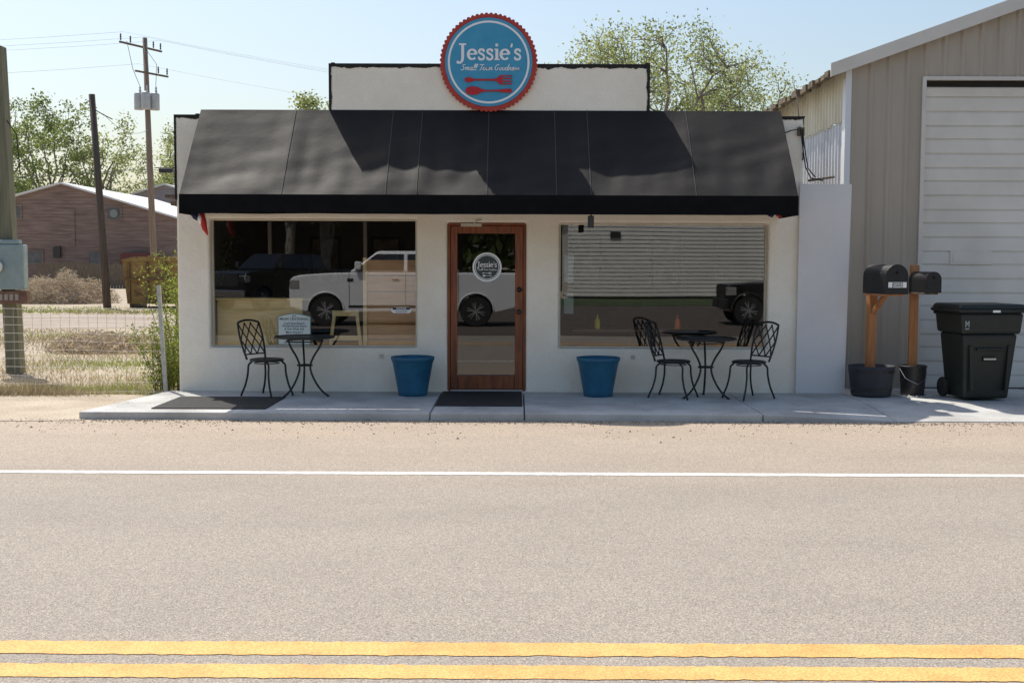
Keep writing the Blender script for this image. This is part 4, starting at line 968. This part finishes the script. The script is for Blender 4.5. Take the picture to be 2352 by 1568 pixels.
grass('green_grass', 9000, reg2, .03, .12, [leafmat('gg1', (.16, .21, .06)), leafmat('gg2', (.22, .26, .09))], 'patches of fresh green grass in the vacant lot', 5, False)
def reg3(rr): return rr.uniform(-7.5, -4.4), rr.gauss(.15, .1)
grass('fence_weeds', 2600, reg3, .05, .24, DRY, 'dry weeds growing along the wire fence', 8)
def brush(loc, rx, ry, rz, n, seed, lab, s=.25):
    rr = random.Random(seed); g = G()
    for i in range(n):
        while True:
            p = Vector((rr.uniform(-1, 1), rr.uniform(-1, 1), rr.uniform(0, 1)))
            if p.length < 1: break
        bump_ = .75 + .5 * noise.noise(Vector((p.x * 3, p.y * 3, seed)))
        p = Vector((p.x * rx, p.y * ry, p.z * rz * bump_)); d = Vector((rr.gauss(0, 1), rr.gauss(0, 1), rr.gauss(0, .6))).normalized() * s; w_ = Vector((rr.gauss(0, 1), 0, rr.gauss(0, 1))).normalized() * .012
        m_ = p + d * .5 + Vector((0, 0, s * .2))
        g.add([p - w_, p + w_, m_ + w_, m_ - w_, p + d], [(0, 1, 2, 3), (3, 2, 4)], rr.randrange(3))
    o = g.obj('tumbleweed_pile', None, [leafmat('tw1', (.45, .38, .31), .2), leafmat('tw2', (.58, .5, .42), .2), leafmat('tw3', (.3, .24, .19), .2)], recalc=False, loc=loc)
    tag(o, lab, 'brush', kind='stuff')
brush((-19.2, 34, -.09), 2.4, 1.6, 1.45, 9000, 3, 'tangled pile of dry grey-brown tumbleweeds')
brush((-21.6, 33, -.09), 1.8, 1.3, .9, 3500, 4, 'tangled pile of dry grey-brown tumbleweeds')
brush((-7.9, 7.5, -.09), 1.1, .8, .42, 2500, 6, 'low heap of dry brown brush', .15)

g = G(); g.box(-4.42, -4.27, .1, .9, 2.42, 2.46); g.box(-4.38, -4.27, .2, 1.4, 2.33, 2.38)
g.obj('eave_stub', st, OLDWOOD, world=True)

# ---------------------------------------------------------- across the road (seen in the glass)
PAINTW = M('car_paint_white', (.80, .81, .83), rough=.25); PAINTB = M('car_paint_black', (.01, .01, .012), rough=.2)
CGL = M('car_glass', (.01, .012, .014), rough=.08, spec=.8); CHR = M('chrome', (.6, .6, .62), rough=.15, metal=1); LAMP = M('headlamp', (.3, .3, .3), rough=.1); TAIL = M('tail_lamp', (.4, .01, .01), rough=.2)
RIM = M('rim_alloy', (.45, .45, .46), rough=.35, metal=.5)
def archpts(cx, cz, r, a0, a1, n=10): return [(cx + r * math.cos(rad(a0 + (a1 - a0) * i / n)), cz + r * math.sin(rad(a0 + (a1 - a0) * i / n))) for i in range(n + 1)]
def vehicle(name, lab, cat, loc, rz, paint, ax2, prof_top, cab, W=1.0, wr=.42, spare=False, front=-.95, rear=5.3, gz=1.0, fz=.52):
    e = thing(name, lab, cat, loc, rz)
    bot = [(rear, .55)] + archpts(ax2, wr + .01, wr + .06, -8, 188, 14) + archpts(0, wr + .01, wr + .06, -8, 188, 14) + [(front, fz)]
    g = G(); g.prism(prof_top + bot, 'y', -W, W); g.obj('body', e, paint, bevel=.04)
    (xa, za), (xb, zb), (xc, zc), (xd, zd) = cab; w0, w1 = W - .05, W - .20
    g = G(); vs = [(xa, -w0, za), (xb, -w1, zb), (xc, -w1, zc), (xd, -w0, zd), (xa, w0, za), (xb, w1, zb), (xc, w1, zc), (xd, w0, zd)]
    g.add(vs, [(0, 1, 2, 3), (7, 6, 5, 4), (0, 4, 5, 1), (1, 5, 6, 2), (2, 6, 7, 3), (3, 7, 4, 0)]); g.obj('cab', e, paint, bevel=.06)
    def side(x, z, sy):
        t = (z - za) / (zb - za); return (x, sy * (w0 + (w1 - w0) * t + .012), z)
    L_ = lambda z: xa + (xb - xa) * (z - za) / (zb - za); Rr = lambda z: xd + (xc - xd) * (z - zd) / (zc - zd)
    z0, z1 = za + .04, zb - .09; mid = (xa + xd) / 2 + .05
    for sy in (-1, 1):
        for x0b, x0t, x1b, x1t in ((L_(z0) + .10, L_(z1) + .08, mid - .05, mid - .05), (mid + .05, mid + .05, Rr(z0) - .12, Rr(z1) - .1)):
            g = G(); g.quad(side(x0b, z0, sy), side(x1b, z0, sy), side(x1t, z1, sy), side(x0t, z1, sy)); g.obj('side_window', e, CGL)
        g = G(); g.box(L_(z0) + .12, L_(z0) + .30, sy * (W + .06) - .08, sy * (W + .06) + .1, z0 + .02, z0 + .24); g.obj('mirror', e, DARKMET if paint is PAINTB else paint, bevel=.03)
        for x in (mid - .35, mid + .85):
            g = G(); g.box(x, x + .18, sy * (W + .015) - .015, sy * (W + .015) + .015, za - .2, za - .17); g.obj('door_handle', e, CHR)
        g = G(); g.box(front + .0, front + .26, sy * (W - .14) - .16, sy * (W - .14) + .155, gz - .12, gz + .12); g.obj('headlight', e, LAMP, bevel=.02)
        g = G(); g.box(rear - .06, rear + .012, sy * (W - .1) - .09, sy * (W - .1) + .095, .95, 1.3); g.obj('tail_light', e, TAIL)
        g = G(); g.box(.62, ax2 - .62, sy * (W + .004) - .01, sy * (W + .004) + .01, .50, .56); g.obj('rocker_trim', e, DARKMET)
        g = G(); g.box(.58, .74, sy * (W + .004) - .01, sy * (W + .004) + .006, za - .25, za - .17); g.obj('fender_vent', e, DARKMET)
    nrm = .02
    g = G(); g.quad((L_(z0) - nrm, -w0 + .1, z0), (L_(z1) - nrm, -w1 + .08, z1), (L_(z1) - nrm, w1 - .08, z1), (L_(z0) - nrm, w0 - .1, z0)); g.obj('windshield', e, CGL)
    g = G(); g.quad((Rr(z0) + nrm, -w0 + .1, z0), (Rr(z1) + nrm, -w1 + .08, z1), (Rr(z1) + nrm, w1 - .08, z1), (Rr(z0) + nrm, w0 - .1, z0)); g.obj('rear_window', e, CGL)
    g = G(); g.box(front - .03, front + .04, -W + .32, W - .32, gz - .25, gz + .18); g.obj('grille', e, DARKMET)
    g = G(); g.box(front - .1, front + .15, -W + .02, W - .02, fz - .05, .74); g.obj('bumper', e, CHR if not spare else DARKMET, bevel=.03)
    for x in (mid, L_(z0) - .05, Rr(z0)):
        for sy in (-1, 1):
            g = G(); g.box(x, x + .014, sy * W - .004, sy * W + .004, .57, za - .02); g.obj('panel_gap', e, DARKMET)
    for sy in (-1, 1):
        for ax in (0, ax2):
            g = G(); P_ = archpts(ax, wr + .01, wr + .065, -5, 185, 16); g.tube([(x, sy * (W + .002), z) for x, z in P_], .028, 5); g.obj('wheel_arch', e, paint if paint is PAINTW else DARKMET, smooth=True)
    for ax in (0, ax2):
        for sy in (-1, 1):
            w_ = G(); w_.lathe([(wr * .62, -.12), (wr * .95, -.12), (wr, -.08), (wr, .08), (wr * .95, .12), (wr * .62, .12)], (ax, sy * (W - .14), wr), 28, 0, 'y'); wo = w_.obj('wheel', e, RUBBER, smooth=False)
            w_ = G(); w_.lathe([(wr * .62, -.10), (wr * .6, -.0), (wr * .62, .10)], (ax, sy * (W - .14), wr), 28, 1, 'y')
            for k in range(12):
                a = k * pi / 6 + (.1 if k % 2 else -.1); ca, sa = math.cos(a), math.sin(a); yy = sy * (W - .03)
                w_.tube([(ax, yy, wr), (ax + ca * wr * .58, yy, wr + sa * wr * .58)], .018, 4, 0)
            w_.obj('rim', wo, [RIM, DARKMET])
    if spare:
        g = G(); g.lathe([(.1, 0), (wr * .95, 0), (wr, .05), (wr, .2), (.1, .25)], (rear + .02, 0, 1.0), 24, 0, 'x'); g.obj('spare_wheel', e, RUBBER)
    return e
pt = [(-.97, 1.0), (-.95, 1.22), (-.86, 1.33), (-.6, 1.38), (0, 1.42), (.75, 1.45), (3.6, 1.45), (5.28, 1.45)]
CABP = [(.62, 1.455), (1.40, 2.03), (3.3, 2.03), (3.6, 1.47)]
vehicle('parked_pickup', 'white crew-cab pickup truck parked across the road', 'truck', (-5.15, -17.3, -.074), 0, PAINTW, 4.05, pt, CABP, gz=1.12)
vehicle('parked_pickup', 'black pickup truck parked farther across the road', 'truck', (-9.9, -27, -.074), rad(-60), PAINTB, 3.9, pt, CABP, gz=1.12)
vehicle('parked_suv', 'boxy black off-road vehicle parked across the road', 'car', (6.45, -18.2, -.074), 0, PAINTB, 2.6, [(-.6, 1.0), (-.55, 1.14), (.75, 1.22), (3.35, 1.22)], [(.75, 1.225), (1.05, 1.85), (3.2, 1.85), (3.3, 1.225)], W=.92, spare=True, front=-.62, rear=3.35, gz=.95)

mh = thing('siding_house', 'long low house with pale horizontal siding across the road', 'house', (7.6, -43, -.08))
SID = M('pale_siding', (.66, .64, .60), (.74, .72, .68), scale=.7, rough=.6)
g = G(); z = .15
while z < 4.0:
    g.quad((-5.0, .0, z), (11, .0, z), (11, -.03, z + .2), (-5.0, -.03, z + .2)); g.quad((-5.0, -.03, z + .2), (11, -.03, z + .2), (11, 0, z + .2), (-5.0, 0, z + .2)); z += .2
g.obj('siding', mh, SID, recalc=False)
g = G(); g.box(-4.98, 10.98, -8, -.07, .1, 4.15); g.obj('wall', mh, SID)
g = G(); g.box(-4.9, 10.9, -7.9, -.1, 0, .099); g.obj('skirting', mh, INTD)
g = G(); g.prism([(-8.1, 4.16), (.03, 4.16), (-4, 5.6)], 'x', -5.3, 11.3); g.obj('roof', mh, OLDWOOD)
g = G(); g.box(-2.9, -2.4, .01, .06, 3.0, 3.3); g.obj('wall_vent', mh, DARKMET)
g = G(); g.quad((-3, -42.9, -.068), (25, -42.9, -.068), (25, -33, -.068), (-3, -33, -.068)); struct(g.obj('lawn', None, M('lawn_green', (.035, .06, .02), (.08, .11, .04), scale=2, rough=1)))
for x, y, s in ((-9.3, -33, 41), (-8.2, -34.5, 42)):
    tree('street_tree', 'pale-barked tree standing across the road', (x, y, -.09), 9, 2.6, 3.4, .26, 50, 5000, .12, .35, s, LG, 8)
dk = thing('sky_block_carport', 'added dark carport blocking sky from the window reflections', 'carport', (-13, -44, -.08))  # added dark structure, keeps bright sky out of the mirrored view
g = G(); g.box(-14, 10, -6, -5.8, 0, 4.2); g.obj('back_wall', dk, INTD); g = G(); g.box(-14.5, 10.5, -6.3, .4, 4.21, 4.5); g.obj('roof', dk, OLDWOOD)
for x in (-14, -9.2, -4.4, .4, 5.2, 9.8):
    g = G(); g.box(x, x + .18, 0, .18, 0, 4.2); g.obj('post', dk, OLDWOOD)
g = G(); rr = random.Random(4)
LDK = [leafmat('row_a', (.06, .085, .03), .2), leafmat('row_b', (.08, .11, .04), .2), leafmat('row_c', (.04, .055, .02), .2)]
for i in range(26000):
    x = rr.uniform(-60, 60); z = rr.random() ** .8 * (9 + 3 * noise.noise(Vector((x * .15, 0, 0)))); y = -62 + rr.gauss(0, 1.5)
    s = .45 * rr.uniform(.5, 1.3); u = Vector((rr.gauss(0, 1), rr.gauss(0, 1), rr.gauss(0, 1))).normalized(); v = u.orthogonal().normalized() * .7; p = Vector((x, y, z))
    g.add([p - u * s, p + v * s, p + u * s, p - v * s], [(0, 1, 2, 3)], rr.randrange(3))
tag(g.obj('sky_block_tree_row', None, LDK, recalc=False), 'added row of dark trees blocking sky from the window reflections', 'trees', kind='stuff')  # row put in behind the camera to hide horizon sky in the panes

# ---------------------------------------------------------- light, sky, camera
sd = Vector((-.5, .7, 1.37)).normalized()
el = math.asin(sd.z); az = math.atan2(sd.x, sd.y)
wd = bpy.data.worlds.new('World'); sc.world = wd; wd.use_nodes = True
N = wd.node_tree.nodes; L = wd.node_tree.links
sky = N.new('ShaderNodeTexSky'); sky.sky_type = 'NISHITA'; sky.sun_disc = False; sky.sun_elevation = el; sky.sun_rotation = az
sky.air_density = 1.4; sky.dust_density = 4.5; sky.ozone_density = 2.0; sky.altitude = 700
L.new(sky.outputs[0], N['Background'].inputs[0]); N['Background'].inputs[1].default_value = .15
ld = bpy.data.lights.new('sun', 'SUN'); ld.energy = 5.0; ld.angle = rad(.53); ld.color = (1, .945, .86)
so = bpy.data.objects.new('sun', ld); COL.objects.link(so); so.rotation_euler = sd.to_track_quat('Z', 'Y').to_euler(); so.location = (-20, 30, 50)
cd = bpy.data.cameras.new('camera'); cam = bpy.data.objects.new('camera', cd); COL.objects.link(cam)
cd.sensor_width = 36; cd.lens = 40.4; cd.clip_end = 3000; cd.clip_start = .05
Mx = Matrix.Translation((0, -14.4, 1.6)) @ Matrix.Rotation(rad(.22), 4, 'Z') @ Matrix.Rotation(rad(90 - 3.83), 4, 'X') @ Matrix.Rotation(rad(.2), 4, 'Z')
cam.matrix_world = Mx
sc.camera = cam
sc.view_settings.view_transform = 'Standard'; sc.view_settings.look = 'None'; sc.view_settings.exposure = 0
